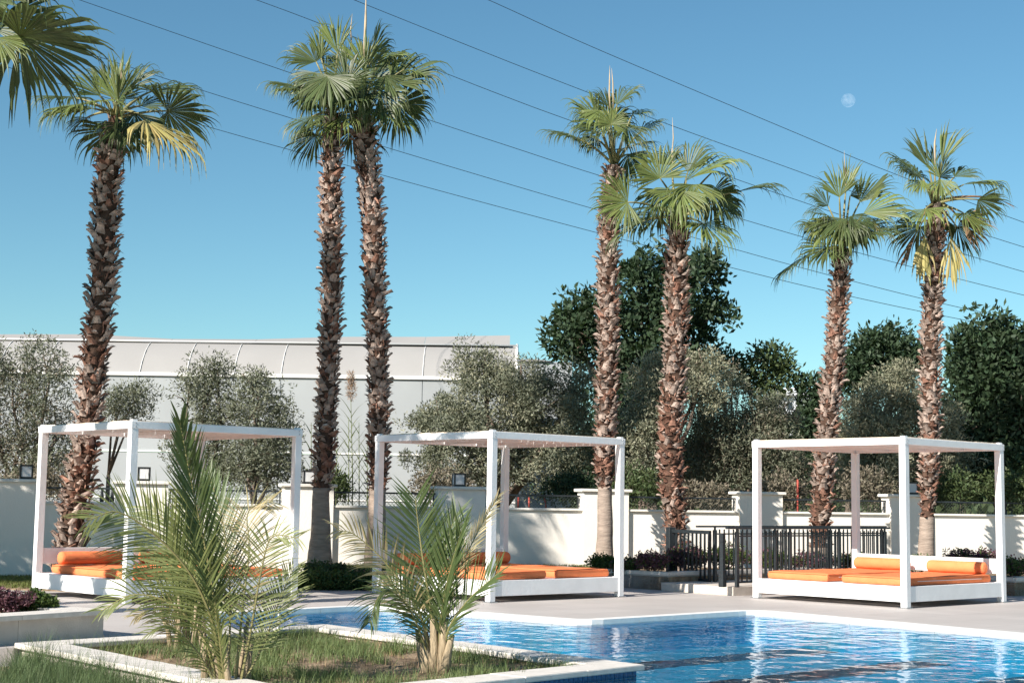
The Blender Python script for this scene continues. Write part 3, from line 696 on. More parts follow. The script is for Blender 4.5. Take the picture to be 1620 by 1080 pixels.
st0 = G(1147, 941, 0) - E2 * .14
wk = empty('walkway_step', (st0.x, st0.y, 0), A); tag(wk, 'pale stone step under the gate and railings', 'step')
for i in range(7): MB().box((.0 + i * .6, .0, 0), (.6 + i * .6 - .003, .60, SZ - .001), .004).build('stone_slab', M['stone'], wk); MB().box((.0 + i * .6, .603, 0), (.6 + i * .6 - .003, 1.30, SZ - .002), .004).build('stone_slab', M['stone'], wk)

# small post at the pool end
pp = G(441, 993, .04); o = empty('pool_post', (pp.x, pp.y, .04)); tag(o, 'slim grey metal post standing on the planter coping by the pool', 'post')
MB().tube([(0, 0, 0), (0, 0, .2)], .018, 10).build('tube', M['steel'], o); MB().tube([(0, 0, 0), (0, 0, .008)], .03, 10).build('flange', M['steel'], o)

# ------------------------------------------------------------------ fan palms
def boot_mesh(seed, m):
    """cut stub of an old leaf stalk: broad clasping foot, blunt hollow end leaning out"""
    r = random.Random(seed); L = .17 * r.uniform(.8, 1.25); w0 = .095; w1 = r.uniform(.030, .058); rows = 4; vs = []; lean = r.uniform(.07, .12); tw = r.uniform(-.03, .03)
    for i in range(rows + 1):
        t = i / rows; wd = w0 + (w1 - w0) * t ** .8 + r.uniform(-.006, .006); z = L * t; o = .008 + lean * t ** 1.7; th = .014 + .020 * t; q = tw * t
        vs += [(-wd + q, o - .03 * (1 - t) - .012, z), (-wd * .4 + q, o + .010, z + .004 * t), (wd * .4 + q, o + .010, z), (wd + q, o - .03 * (1 - t) - .012, z + r.uniform(-.01, .01) * t), (wd * .5 + q, o - th - .01, z + .012 * t), (-wd * .5 + q, o - th - .01, z + .012 * t)]
    fs = []
    for i in range(rows):
        for k_ in range(6): fs.append((i * 6 + k_, i * 6 + (k_ + 1) % 6, i * 6 + 6 + (k_ + 1) % 6, i * 6 + 6 + k_))
    a = rows * 6; n = len(vs); c = [sum(v[k_] for v in vs[a:a + 6]) / 6 for k_ in range(3)]; vs.append((c[0], c[1], c[2] - .035)); fs += [(a + k_, a + (k_ + 1) % 6, n) for k_ in range(6)]
    return MB().add(vs, fs).mesh('leaf_base', m)
BOOTS = [boot_mesh(i, M['boot']) for i in range(5)] + [boot_mesh(i + 9, M['boot_red']) for i in range(3)]

def fan_frond(base, hub, t, nrm, Rb, spread, droop, seed, m, parent, petm, fold=.2, closed=1.0, bow=.15, split=.66):
    """petiole from base to hub, then a fan: midrib along t, blade normal nrm; split tips hang"""
    r = random.Random(seed); base = Vector(base); hub = Vector(hub); t = Vector(t).normalized(); nrm = Vector(nrm)
    nrm = (nrm - t * nrm.dot(t)).normalized(); side = nrm.cross(t).normalized()
    mid = (base + hub) / 2 + Vector((0, 0, bow * (hub - base).length)); n = 7
    pts = [base * (1 - k / n) ** 2 + mid * 2 * (k / n) * (1 - k / n) + hub * (k / n) ** 2 for k in range(n + 1)]
    pm_ = MB().tube(pts, [.028 - .017 * i / n for i in range(n + 1)], 5)
    ns = max(6, int(58 * spread / 2.4)); rows = 11; V = []; Fs = []; dpsi = 2 * spread / ns
    for s in range(ns):
        psi = -spread + (s + .5) * dpsi + r.uniform(-.012, .012)
        Ls = Rb * (1 - .20 * (abs(psi) / max(spread, .6)) ** 2) * r.uniform(.84, 1.12) * (1 + .16 * min(1, droop))
        dirv = (t * math.cos(psi) + side * math.sin(psi)).normalized()
        dirv = (dirv + nrm * fold * math.sin(abs(psi)) + nrm * r.uniform(-.02, .02)).normalized()
        acr = dirv.cross(nrm).normalized(); up_ = acr.cross(dirv).normalized()
        p = hub.copy(); dd = dirv.copy(); b0_ = len(V); st = Ls / rows; dk = droop * .95 * r.uniform(.6, 1.5); sp = split * r.uniform(.8, 1.15); kink = r.uniform(sp, .95) if r.random() < .3 else 9
        for i in range(rows + 1):
            f_ = i / rows
            if f_ <= sp: wd = max(.002, f_ * Ls * math.tan(dpsi / 2) * closed * 1.16)
            else: wd = Ls * sp * math.tan(dpsi / 2) * closed * max(.05, 1 - (f_ - sp) / (1 - sp)) ** .9 * .62
            h_ = (.34 if f_ < sp else .7) * wd
            V += [p - acr * wd - up_ * h_ * .5, p + up_ * h_ * .5, p + acr * wd - up_ * h_ * .5]
            if i < rows:
                gdr = (.05 * droop if f_ < sp - .06 else dk * (.7 + 1.5 * (f_ - sp) / (1 - sp))) * .44
                if f_ > kink: gdr += .8; kink = 9
                dd = (dd + Vector((r.uniform(-.05, .05), r.uniform(-.05, .05), -gdr))).normalized(); p = p + dd * st
                a2 = dd.cross(up_)
                if a2.length > .05: acr = a2.normalized(); up_ = acr.cross(dd).normalized()
        for i in range(rows):
            a = b0_ + i * 3; Fs += [(a, a + 1, a + 4, a + 3), (a + 1, a + 2, a + 5, a + 4)]
    n0 = len(pm_.v); me = bpy.data.meshes.new('frond'); me.from_pydata(pm_.v + [tuple(v) for v in V], [], pm_.f + [tuple(i + n0 for i in q) for q in Fs])
    me.materials.append(petm); me.materials.append(m)
    me.polygons.foreach_set('material_index', [0] * len(pm_.f) + [1] * len(Fs)); me.polygons.foreach_set('use_smooth', [True] * len(pm_.f) + [False] * len(Fs)); me.update()
    return link(bpy.data.objects.new('frond', me), parent)

def fan_palm(line, y, label, seed, boot_from, fronds, back=3, hang=2, Rb=.75, spear=None, zbase=.15, red=(.0, .0), boot_step=.0100, group='fan palms along the garden wall'):
    """line: (px, py, width px) from the base up; fronds: (hub px, hub py, tip px, tip py, facing, spread deg, droop, material, hub dy, tip dy)"""
    r = random.Random(seed); K = ppm(y)
    ctr = [(P(a, b, y), wpx / K / 2 * .86) for a, b, wpx in line]
    base = ctr[0][0]; root = empty('fan_palm', (base.x, base.y, zbase)); tag(root, label, 'palm tree', group)
    O = Vector(root.location)
    cs = catmull([p for p, _ in ctr], 6); rad = []
    for i in range(len(ctr) - 1):
        for k_ in range(6): rad.append(ctr[i][1] + (ctr[i + 1][1] - ctr[i][1]) * k_ / 6)
    rad.append(ctr[-1][1])
    nn = 14; vs = []; fs = []; mi = []
    body = [max(.09, q * .70) if p.z > boot_from else q * .98 for p, q in zip(cs, rad)]
    pts = [(cs[0] - Vector((0, 0, max(0.02, cs[0].z - zbase + .05))), body[0] * 1.08)] + list(zip(cs, body))
    fine = []
    for (p, q), (p2, q2) in zip(pts, pts[1:]):
        k_ = max(1, int((p2 - p).length / .05))
        for i in range(k_): fine.append((p + (p2 - p) * i / k_, q + (q2 - q) * i / k_))
    fine.append(pts[-1])
    for j, (p, q) in enumerate(fine):
        for k_ in range(nn):
            an = 2 * math.pi * k_ / nn; rr_ = q * (1 + .03 * math.sin(an * 3 + p.z * 9) + r.uniform(-.02, .02)); vs.append((p.x - O.x + rr_ * math.cos(an), p.y - O.y + rr_ * math.sin(an), p.z - O.z))
        if j:
            for k_ in range(nn): fs.append(((j - 1) * nn + k_, (j - 1) * nn + (k_ + 1) % nn, j * nn + (k_ + 1) % nn, j * nn + k_)); mi.append(1 if p.z < boot_from else 0)
    tb = MB().add(vs, fs, True).build('trunk', M['trunk'], root); tb.data.materials.append(M['trunk_smooth']); tb.data.polygons.foreach_set('material_index', mi)
    z0, z1 = max(boot_from, cs[0].z), cs[-1].z; n = int((z1 - z0) / boot_step); ang = r.uniform(0, 6)
    zs = [p.z for p in cs]
    def at(z):
        j = min(range(len(zs) - 1), key=lambda q_: abs((zs[q_] + zs[q_ + 1]) / 2 - z)); t = max(0, min(1, (z - zs[j]) / max(1e-4, zs[j + 1] - zs[j]))); return cs[j].lerp(cs[j + 1], t) - O, rad[j] + (rad[j + 1] - rad[j]) * t
    place = []
    for i in range(n):
        z = z0 + (z1 - z0) * (i + .5) / n + r.uniform(-.05, .05); ang += 2.39996 + r.uniform(-.35, .35); c, rd = at(z)
        s = r.uniform(.5, .95) * min(rd, .17) / .2; tip = r.uniform(-.22, .22) + (r.random() < .13) * r.uniform(.2, .7)
        r_ = r.uniform(.88, 1.1); h = (z - z0) / max(.1, z1 - z0); redp = .16 + (.6 if red[0] <= h <= red[1] else 0)
        me = r.choice(BOOTS[5:]) if r.random() < redp else r.choice(BOOTS[:5])
        place.append((math.sin(ang), me, Matrix.Translation((c.x + math.cos(ang) * rd * .80 * r_, c.y + math.sin(ang) * rd * .80 * r_, z - O.z - .07)) @ Matrix.Rotation(ang - math.pi / 2, 4, 'Z') @ Matrix.Rotation(-tip, 4, 'X') @ Matrix.Rotation(r.uniform(-.5, .5), 4, 'Y') @ Matrix.Diagonal((s * r.uniform(.75, 1.15), s, s * r.uniform(.55, 1.05), 1))))
    place.sort(key=lambda q_: q_[0])
    for _, me, M_ in place[:298]: inst(me, 'leaf_base', root, M_)
    if len(place) > 298:
        rest = MB()
        for _, me, M_ in place[298:]: rest.add([tuple(M_ @ v.co) for v in me.vertices], [tuple(p.vertices) for p in me.polygons])
        tag(rest.build('leaf_base_cover', M['boot'], root), kind='stuff')
    # torn fibre and splinters between the leaf bases
    V = []; Fq = []
    for i in range(int((z1 - z0) * 150)):
        z = r.uniform(z0 - .05, z1); an = r.uniform(0, 6.283); c, rd = at(z); d = Vector((math.cos(an), math.sin(an), 0)); tv = Vector((-d.y, d.x, 0))
        p = Vector((c.x, c.y, z - O.z)) + d * rd * .78; L_ = r.uniform(.05, .14); e = p + (d * r.uniform(.3, .9) + tv * r.uniform(-.7, .7) + Vector((0, 0, r.uniform(-.7, 1.1)))).normalized() * L_; w_ = (tv + Vector((0, 0, r.uniform(-1, 1)))).normalized() * r.uniform(.006, .02)
        b_ = len(V); V += [tuple(p - w_), tuple(p + w_), tuple((p + e) / 2 + w_ * .8 + d * .01), tuple(e)]; Fq.append((b_, b_ + 1, b_ + 2, b_ + 3))
    tag(np_obj('leaf_base_fibre', V, Fq, M['boot_red'], root), kind='stuff')
    top = cs[-1] - O
    allf = list(fronds)
    for q, (hx, hy, tx, ty, face, spd, dr, kind, dyh, dyt, *ov) in enumerate(allf):
        hub = P(hx, hy, y + dyh) - O; tp = P(tx, ty, y + dyt) - O; t = tp - hub; L_ = t.length
        nrm = Vector((0, 0, 1)) * (1 - face) + Vector((r.uniform(-.15, .25), -1, .15)) * face
        if face >= .7 and kind == FD and hx > line[-1][0]: nrm = Vector((.45, -.5, -.75))
        if ov: nrm = Vector(ov[0])
        if t.normalized().cross(nrm).length < .1: nrm = nrm + Vector((.4, -.3, .2))
        b_ = top + Vector((r.uniform(-.05, .05), r.uniform(-.05, .05), r.uniform(-.05, .12)))
        pm_ = M['frond_dead'] if kind == 'frond_dead' else M['petiole']
        fan_frond(b_, hub, t, nrm, max(L_ * 1.12, .30), R(spd), dr, seed * 100 + q, M[kind], root, pm_, fold=r.uniform(.05, .3), closed=1.0 if spd > 20 else 1.6, bow=.12 if hub.z > top.z - .1 else .30)
    a0 = r.uniform(.2, .6)
    for q in range(back):
        az = a0 + (q + .5) / back * math.pi + r.uniform(-.2, .2); el = R(r.choice([65, 40, 15, -10, -30]) + r.uniform(-8, 8)); d = Vector((math.cos(az) * math.cos(el), math.sin(az) * math.cos(el), math.sin(el)))
        hub = top + Vector((0, 0, .05)) + d * r.uniform(.5, .75); t = (d + Vector((0, 0, -.25))).normalized(); nrm = Vector((r.uniform(-.3, .3), -.3, 1))
        fan_frond(top, hub, t, nrm, Rb * r.uniform(.85, 1.05), R(r.uniform(95, 130)), r.uniform(.9, 1.5), seed * 100 + 60 + q, M['frond'], root, M['petiole'], fold=.1)
    for q in range(hang):
        az = -math.pi * (q + .5) / hang + r.uniform(-.3, .3); el = R(r.choice([25, 5, -12, -25]) + r.uniform(-8, 8)); d = Vector((math.cos(az) * math.cos(el), math.sin(az) * math.cos(el), math.sin(el)))
        hub = top + Vector((0, 0, .02)) + d * r.uniform(.35, .6); t = (d + Vector((0, 0, -.35))).normalized(); nrm = Vector((r.uniform(-.3, .3), -.35, 1))
        fan_frond(top, hub, t, nrm, Rb * r.uniform(.75, .95), R(r.uniform(80, 120)), r.uniform(1.2, 1.6), seed * 100 + 80 + q, M[FD if r.random() < .6 else FL], root, M['petiole'], fold=.15)
    for sx, sy0, sy1, wd in (spear or []):
        a = P(sx, sy0, y) - O; e = P(sx + r.uniform(-3, 3), sy1, y) - O; mid = a.lerp(e, .45) + Vector((r.uniform(-.02, .02), 0, 0))
        MB().tube([top.lerp(a, .8), a, mid, e], [wd * .5, wd * .72, wd * .62, wd * .1], 6).build('spear_leaf', M['spear'], root)
    return root
PI = math.pi
FD, FL, FY, FX = 'frond', 'frond_lite', 'frond_yellow', 'frond_dead'
fan_palm([(104, 900, 64), (114, 830, 60), (128, 740, 56), (138, 690, 50), (146, 600, 52), (160, 470, 55), (168, 330, 56), (173, 260, 52), (184, 186, 40)], 20.2,
         'thick shaggy fan palm rising behind the left canopy bed', 11, 0, [
    (265, 176, 336, 192, 1, 125, .55, FD, .1, .2), (230, 190, 312, 234, .15, 70, 1.5, FY, -.5, -.75), (148, 172, 60, 168, .12, 75, 1.6, FL, -.1, -.3), (186, 158, 166, 108, 1, 48, .35, FL, -.3, -.35), (187, 158, 216, 116, 1, 52, .4, FD, -.3, -.3),
    (158, 152, 114, 116, .5, 60, .9, FL, -.2, -.3), (188, 142, 192, 88, .9, 22, .2, FL, 0, 0), (202, 142, 234, 100, .5, 50, .9, FD, .2, .3), (186, 160, 182, 196, .8, 75, .9, FD, -.45, -.8), (222, 168, 262, 152, .4, 80, 1.0, FD, .3, .5),
    (138, 186, 108, 205, .2, 80, 1.5, FD, .2, .3), (214, 180, 226, 226, .6, 70, 1.4, FD, -.3, -.5), (172, 145, 160, 100, .8, 40, .6, FD, .15, .2)], back=3, Rb=.70, zbase=.0, red=(.45, .52), spear=[(192, 135, 95, .012)])
fan_palm([(505, 897, 50), (507, 850, 38), (508, 780, 31), (513, 730, 40), (519, 600, 40), (525, 450, 42), (524, 300, 42), (527, 180, 36)], 23.3,
         'fan palm with the darkest, most shaded trunk, left one of the close pair', 23, 1.42, [
    (500, 98, 462, 70, .6, 85, .9, FD, 0, .1), (508, 92, 504, 48, 1, 34, .3, FL, -.1, -.1), (534, 84, 528, 26, 1, 38, .2, FL, -.2, -.2), (476, 142, 434, 136, .15, 70, 1.6, FL, 0, -.1), (488, 150, 474, 182, .6, 70, 1.4, FD, .1, .1),
    (498, 115, 478, 148, .5, 95, 1.5, FD, -.3, -.5), (518, 122, 512, 168, .6, 100, 1.4, FD, -.45, -.7), (534, 132, 546, 172, .6, 85, 1.4, FD, -.3, -.5), (515, 105, 540, 95, .5, 90, 1.0, FD, .2, .3), (496, 130, 470, 160, .4, 80, 1.5, FL, -.2, -.3), (508, 135, 500, 175, .6, 80, 1.5, FD, .2, .3)], back=3, Rb=.66, zbase=.17, red=(0, .12), spear=[(556, 70, 22, .018), (506, 60, 32, .006)])
fan_palm([(592, 893, 40), (595, 840, 34), (597, 780, 32), (598, 735, 40), (599, 600, 40), (594, 480, 44), (590, 350, 46), (580, 250, 46), (573, 178, 44)], 23.6,
         'tall tan-trunked fan palm with a bare spike, right of the close pair', 31, 1.42, [
    (578, 109, 560, 58, 1, 46, .25, FL, -.5, -.5), (579, 109, 604, 62, 1, 50, .35, FD, -.45, -.4), (549, 131, 520, 92, 1, 150, .55, FD, -.6, -.6), (620, 132, 692, 94, .45, 70, 1.0, FD, -.2, -.1), (628, 166, 662, 212, .8, 120, .9, FD, 0, .1),
    (590, 84, 606, 46, .7, 50, .8, FD, .2, .3), (602, 92, 646, 80, .3, 70, 1.2, FL, .1, .1), (580, 140, 574, 182, .7, 100, 1.3, FD, -.5, -.8), (602, 146, 612, 190, .6, 90, 1.4, FD, -.4, -.6), (560, 145, 545, 180, .6, 90, 1.4, FL, -.4, -.6), (640, 110, 690, 120, .2, 60, 1.6, FL, -.3, -.4), (610, 120, 640, 150, .5, 90, 1.3, FD, -.3, -.5), (548, 100, 530, 70, .8, 55, .6, FD, .1, .2)], back=3, Rb=.78, zbase=.17, red=(0, .12), spear=[(577, 70, -12, .035)])
fan_palm([(956, 885, 36), (957, 850, 30), (957, 770, 26), (956, 735, 38), (961, 600, 40), (961, 450, 42), (964, 340, 40), (971, 262, 36)], 24.2,
         'fan palm between the middle canopy bed and the dark tree, with a tall dead spike', 43, 1.50, [
    (967, 196, 964, 166, 1, 150, .5, FL, -.5, -.55), (976, 166, 1006, 132, .3, 75, 1.1, FD, -.1, -.1), (946, 190, 908, 154, .45, 60, .9, FL, 0, 0), (952, 212, 902, 192, .3, 75, 1.5, FD, -.3, -.4), (1000, 182, 1032, 172, .3, 75, 1.4, FL, 0, 0),
    (1014, 208, 1046, 186, .3, 65, 1.4, FD, .1, .1), (994, 244, 1014, 284, .7, 80, 1.0, FD, .3, .4), (962, 168, 948, 142, .6, 60, .8, FD, .2, .2), (940, 215, 925, 240, .5, 80, 1.5, FD, .1, .1), (992, 200, 1004, 232, .5, 80, 1.4, FD, -.3, -.5), (950, 175, 935, 200, .4, 80, 1.4, FL, -.3, -.5)], back=3, Rb=.64, zbase=.19, red=(0, .08), spear=[(964, 150, 104, .022), (970, 150, 108, .018)], hang=0)
fan_palm([(1068, 885, 38), (1068, 850, 38), (1066, 800, 44), (1060, 710, 50), (1066, 600, 46), (1070, 480, 46), (1071, 400, 44), (1073, 345, 38)], 24.0,
         'fan palm with a reddish shaggy trunk rising beside the gate', 57, .45, [
    (1044, 282, 1028, 230, 1, 105, .45, FL, -.45, -.45), (993, 320, 940, 328, 1, 110, .5, FL, -.6, -.7), (1088, 272, 1110, 226, .35, 60, .9, FD, 0, 0), (1086, 286, 1164, 240, .3, 55, 1.2, FL, -.3, -.4), (1126, 306, 1164, 340, .7, 100, 1.1, FD, .1, .1),
    (1164, 304, 1234, 288, .15, 40, .9, FD, -.1, -.1), (1076, 302, 1070, 344, .6, 90, 1.4, FL, -.5, -.8), (1096, 292, 1106, 336, .6, 90, 1.4, FL, -.4, -.6), (1050, 302, 1032, 346, .6, 80, 1.4, FD, -.3, -.4), (1130, 270, 1160, 275, .2, 70, 1.6, FL, -.2, -.2), (1062, 262, 1050, 232, .8, 60, .6, FD, .1, .1), (1140, 320, 1170, 350, .5, 80, 1.4, FD, -.2, -.2)], back=3, Rb=.72, zbase=.19, red=(0, .42), spear=[(1063, 245, 186, .016)])
fan_palm([(1296, 890, 38), (1297, 840, 36), (1301, 780, 40), (1307, 700, 40), (1317, 600, 40), (1326, 480, 38), (1333, 393, 34)], 24.6,
         'leaning fan palm behind the railing with drooping green skirt', 61, .62, [
    (1328, 312, 1318, 264, 1, 62, .3, FL, -.4, -.4), (1310, 326, 1280, 304, .5, 70, .9, FD, 0, 0), (1360, 320, 1396, 278, .5, 48, .5, FD, .1, .2), (1310, 342, 1274, 330, .3, 75, 1.6, FD, -.3, -.4), (1366, 338, 1432, 318, .6, 48, 1.0, FL, -.2, -.3),
    (1334, 346, 1318, 376, .5, 90, 1.4, FD, -.5, -.8), (1346, 342, 1380, 362, .4, 85, 1.5, FD, -.4, -.6), (1350, 352, 1366, 396, .6, 80, 1.4, FD, -.2, -.3), (1338, 302, 1346, 252, .9, 26, .2, FL, 0, 0), (1345, 310, 1368, 290, .7, 60, .8, FD, .1, .1), (1300, 350, 1290, 385, .5, 70, 1.5, FD, .1, .1), (1326, 350, 1308, 392, .6, 80, 1.4, FL, -.4, -.6), (1375, 350, 1400, 370, .3, 70, 1.5, FY, -.2, -.2)], back=3, Rb=.66, zbase=.19, red=(0, .2), spear=[(1338, 290, 238, .014)])
fan_palm([(1465, 892, 32), (1466, 850, 29), (1467, 800, 27), (1470, 745, 36), (1472, 600, 37), (1475, 470, 38), (1479, 390, 37), (1481, 325, 34)], 25.0,
         'fan palm above the right canopy bed with dead yellow fronds hanging down its trunk', 79, 1.16, [
    (1487, 281, 1502, 246, 1, 70, .3, FD, -.4, -.4), (1486, 281, 1476, 252, 1, 50, .3, FL, -.42, -.42), (1488, 284, 1494, 312, .9, 70, .8, FL, -.42, -.6), (1470, 266, 1440, 214, .8, 26, .25, FD, 0, 0), (1490, 256, 1512, 200, .8, 28, .25, FL, 0, 0), (1460, 282, 1424, 262, .4, 55, .8, FD, 0, 0),
    (1460, 286, 1440, 302, .4, 75, 1.5, FL, -.2, -.3), (1510, 280, 1542, 262, .35, 60, .9, FD, .1, .2), (1547, 316, 1588, 334, 1, 75, .5, FD, -.2, -.2), (1525, 292, 1590, 284, .15, 55, 1.5, FL, -.1, -.1), (1520, 350, 1568, 364, 1, 60, .5, FX, 0, 0),
    (1448, 372, 1424, 418, .5, 9, .3, FX, -.1, -.1), (1463, 372, 1456, 436, .9, 20, .6, FY, -.25, -.3), (1505, 374, 1512, 440, .9, 24, .6, FY, -.2, -.2), (1578, 315, 1606, 326, .5, 9, .2, FX, 0, 0), (1478, 262, 1470, 232, .8, 40, .6, FD, .1, .2)], back=3, Rb=.62, zbase=.19, red=(0, .1), spear=[(1479, 245, 204, .024)])
fan_palm([(-96, 1010, 92), (-92, 900, 84), (-80, 600, 80), (-62, 300, 78), (-50, 130, 70)], 15.0,
         'nearest fan palm at the far left with big dark fronds hanging into the sky', 91, 0, [
    (31, 58, 168, 78, 1, 132, .6, FD, -.2, .1, (.1, -.5, -.87)), (12, -46, 60, -20, .4, 80, 1.3, FD, -.4, -.6), (-4, 60, 26, 96, .5, 80, 1.1, FL, -.3, -.4), (-20, 0, 70, -40, .5, 80, .9, FD, .2, .2), (-60, 20, -120, 60, .5, 100, 1, FD, 0, 0), (-40, -20, -60, -110, .8, 90, .8, FD, 0, 0), (-90, 90, -160, 150, .5, 90, 1.2, FD, 0, 0)], back=2, hang=0, Rb=.92, zbase=.0)
# two more palms of the same row, just left of the picture: their trunks throw the bars of shade on the left bed
for bx_, by_, hgt, lab in ((-8.55, 15.3, 7.4, 'fan palm standing outside the picture left of the beds, nearer the wall'), (-8.1, 14.1, 7.0, 'fan palm standing outside the picture left of the beds, nearer the pool')):
    k_ = ppm(by_); px_ = 810 + F * bx_ / by_; yz = lambda z: 784 - (z - HC) * k_ * 1.01
    hy = yz(hgt)
    fan_palm([(px_, yz(.0), 70), (px_ + 4, yz(2), 62), (px_ + 8, yz(4.5), 64), (px_ + 10, hy, 56)], by_, lab, int(-bx_ * 10), 0,
             [(px_ + 90 * math.cos(a), hy - 60 - 70 * math.sin(a), px_ + 190 * math.cos(a), hy - 60 - 150 * math.sin(a), .5, 95, 1.0, FD, .4 * math.sin(3 * a), .8 * math.sin(3 * a)) for a in (-.5, .2, .9, 1.6, 2.3, 3.0, 3.6)], back=5, Rb=.85, zbase=0)

# ------------------------------------------------------------------ young feather palms in the foreground
def pinnate(pts, n, Lmax, ang, droop, seed, m, parent, O, rw=.008, up=None, t0=.16, vee=.35, tipL=.45, wl=.0135, brown=False):
    r = random.Random(seed); cs = catmull(pts, 8); L = [0]
    for a, b in zip(cs, cs[1:]): L.append(L[-1] + (b - a).length)
    T = L[-1]
    ra = MB().tube([p - O for p in cs], [rw * (1 - .8 * l_ / T) + .0012 for l_ in L], 5)
    V = []; Fq = []
    def at(s):
        s = max(0, min(T - 1e-5, s)); j = max(i for i in range(len(L) - 1) if L[i] <= s); t = (s - L[j]) / (L[j + 1] - L[j]); return cs[j].lerp(cs[j + 1], t), (cs[j + 1] - cs[j]).normalized()
    for k_ in range(n):
        u = t0 + (1 - t0) * (k_ + .5) / n
        for sd in (-1, 1):
            p, t = at((u + r.uniform(-.006, .006)) * T); upv = Vector(up) if up else Vector((0, 0, 1))
            sv = t.cross(upv)
            if sv.length < .1: sv = Vector((1, 0, 0))
            sv.normalize(); nv = sv.cross(t).normalized()
            prof = math.sin(PI * min(1, (u - t0) / (1 - t0) * .82 + .16)) ** .7
            ll = Lmax * max(tipL if u > .8 else .3, prof) * r.uniform(.85, 1.1)
            an = ang * (1 - .45 * u) * r.uniform(.9, 1.1)
            d = (t * math.cos(an) + sv * sd * math.sin(an) + nv * vee * r.uniform(.6, 1.3)).normalized()
            wv = d.cross(nv).normalized(); wv = (wv + nv * r.uniform(-.5, .5)).normalized()
            b0_ = len(V); rows = 5; q = p.copy(); dk = droop * r.uniform(.6, 1.4)
            for i in range(rows + 1):
                f_ = i / rows; wd = wl * .5 * (.45 + 1.1 * f_ if f_ < .4 else .89 * (1 - (f_ - .4) / .6) ** .8 + .02)
                V += [q - wv * wd - O, q + wv * wd - O]
                d = (d + Vector((r.uniform(-.03, .03), r.uniform(-.03, .03), -dk * (.25 + f_) / rows))).normalized(); q = q + d * (ll / rows)
            for i in range(rows): Fq.append((b0_ + 2 * i, b0_ + 2 * i + 1, b0_ + 2 * i + 3, b0_ + 2 * i + 2))
    v0 = ra.v; f0 = ra.f; nv0 = len(v0); me = bpy.data.meshes.new('frond'); me.from_pydata(v0 + [tuple(v) for v in V], [], f0 + [tuple(i + nv0 for i in q) for q in Fq])
    me.materials.append(M['petiole']); me.materials.append(m); me.polygons.foreach_set('material_index', [0] * len(f0) + [1] * len(Fq)); me.update()
    return link(bpy.data.objects.new('frond', me), parent)
def px_curve(pts, y0, y1):
    n = len(pts); return [P(a, b, y0 + (y1 - y0) * i / (n - 1)) for i, (a, b) in enumerate(pts)]
def stems(root, O, px0, px1, py, y, ht, n, seed, r0=.024):
    r = random.Random(seed)
    for i in range(n):
        b = P(px0 + (px1 - px0) * (i + .5) / n, py, y + r.uniform(-.12, .12)); b.z = O.z - .04
        e = b + Vector((r.uniform(-.06, .06) + (i / n - .5) * .1, r.uniform(-.05, .05), ht * r.uniform(.7, 1.2)))
        MB().tube([b - O, b.lerp(e, .5) - O + Vector((r.uniform(-.02, .02), 0, 0)), e - O], [r0 * 1.3, r0, r0 * .55], 7).build('stem', M['stem'], root)

# big clump
kb = G(352, 1090, -.03); k1 = empty('young_palm', kb); tag(k1, 'large bushy young palm with a tall upright frond in front of the left canopy bed', 'palm')
yk = kb.y; O1 = Vector(kb)
stems(k1, O1, 318, 398, 1085, yk, .42, 9, 5, .020)
for (pts, ya, yb, n, Lm, an, dr, m, kw) in [
    ([(352, 1090), (346, 1000), (328, 885), (303, 765), (284, 664)], 0, -.35, 56, .42, .55, .12, 'pinnate_dark', dict(vee=.35, rw=.013, up=(.35, -.9, .25), wl=0.0163, t0=.3)),
    ([(350, 1090), (338, 992), (304, 912), (250, 850), (188, 810), (140, 822)], 0, -.55, 62, .47, 1.05, .55, 'pinnate', dict(rw=.012, up=(-.15, -1, .25), wl=0.0126, vee=.12, t0=.22)),
    ([(345, 1090), (322, 1010), (272, 956), (212, 940), (160, 966)], 0, -.15, 26, .30, .9, .8, 'pinnate', dict(rw=.010, up=(0, -.8, .5), wl=0.0133, t0=.35)),
    ([(371, 1090), (384, 960), (394, 870), (393, 808), (432, 792)], 0, .25, 40, .30, 1.15, .6, 'pinnate_yellow', dict(rw=.009, up=(.1, -1, .1), wl=0.0104, vee=.1, t0=.35)),
    ([(378, 1090), (396, 1000), (413, 905), (430, 850), (472, 850)], 0, -.2, 44, .28, 1.15, .6, 'pinnate', dict(rw=.009, up=(.1, -1, .1), wl=0.0111, vee=.1, t0=.2)),
    ([(380, 1090), (418, 1015), (442, 950), (464, 900)], 0, .3, 30, .28, .9, .6, 'pinnate', dict(up=(0, -.9, .4), vee=.15, t0=.3)),
    ([(360, 1090), (364, 960), (358, 860), (346, 800), (330, 750)], 0, .55, 44, .36, .75, .25, 'pinnate_dark', dict(vee=.3, up=(.1, -1, .2), wl=0.0148, t0=.3)),
    ([(345, 1090), (312, 1030), (270, 990), (234, 1002)], 0, -.2, 24, .28, .9, .9, 'pinnate', dict(up=(0, -.5, .8))),
    ([(354, 1090), (328, 965), (292, 885), (262, 825), (232, 800)], 0, .35, 46, .40, .9, .4, 'pinnate', dict(up=(-.1, -.9, .4), wl=0.0133, t0=.35, vee=.15)),
    ([(352, 1090), (340, 990), (318, 910), (300, 840), (290, 785)], 0, -.12, 46, .38, .7, .25, 'pinnate', dict(up=(-.3, -.9, .3), wl=0.0155, t0=.35)),
    ([(358, 1090), (352, 1050), (346, 1000), (342, 960)], 0, -.2, 20, .25, .6, .6, 'pinnate', dict(up=(-.3, -.9, .3), wl=0.0133)),
]:
    pinnate(px_curve(pts, yk, yk + yb), n, Lm, an, dr, sum(p[0] for p in pts), M[m], k1, O1, **kw)
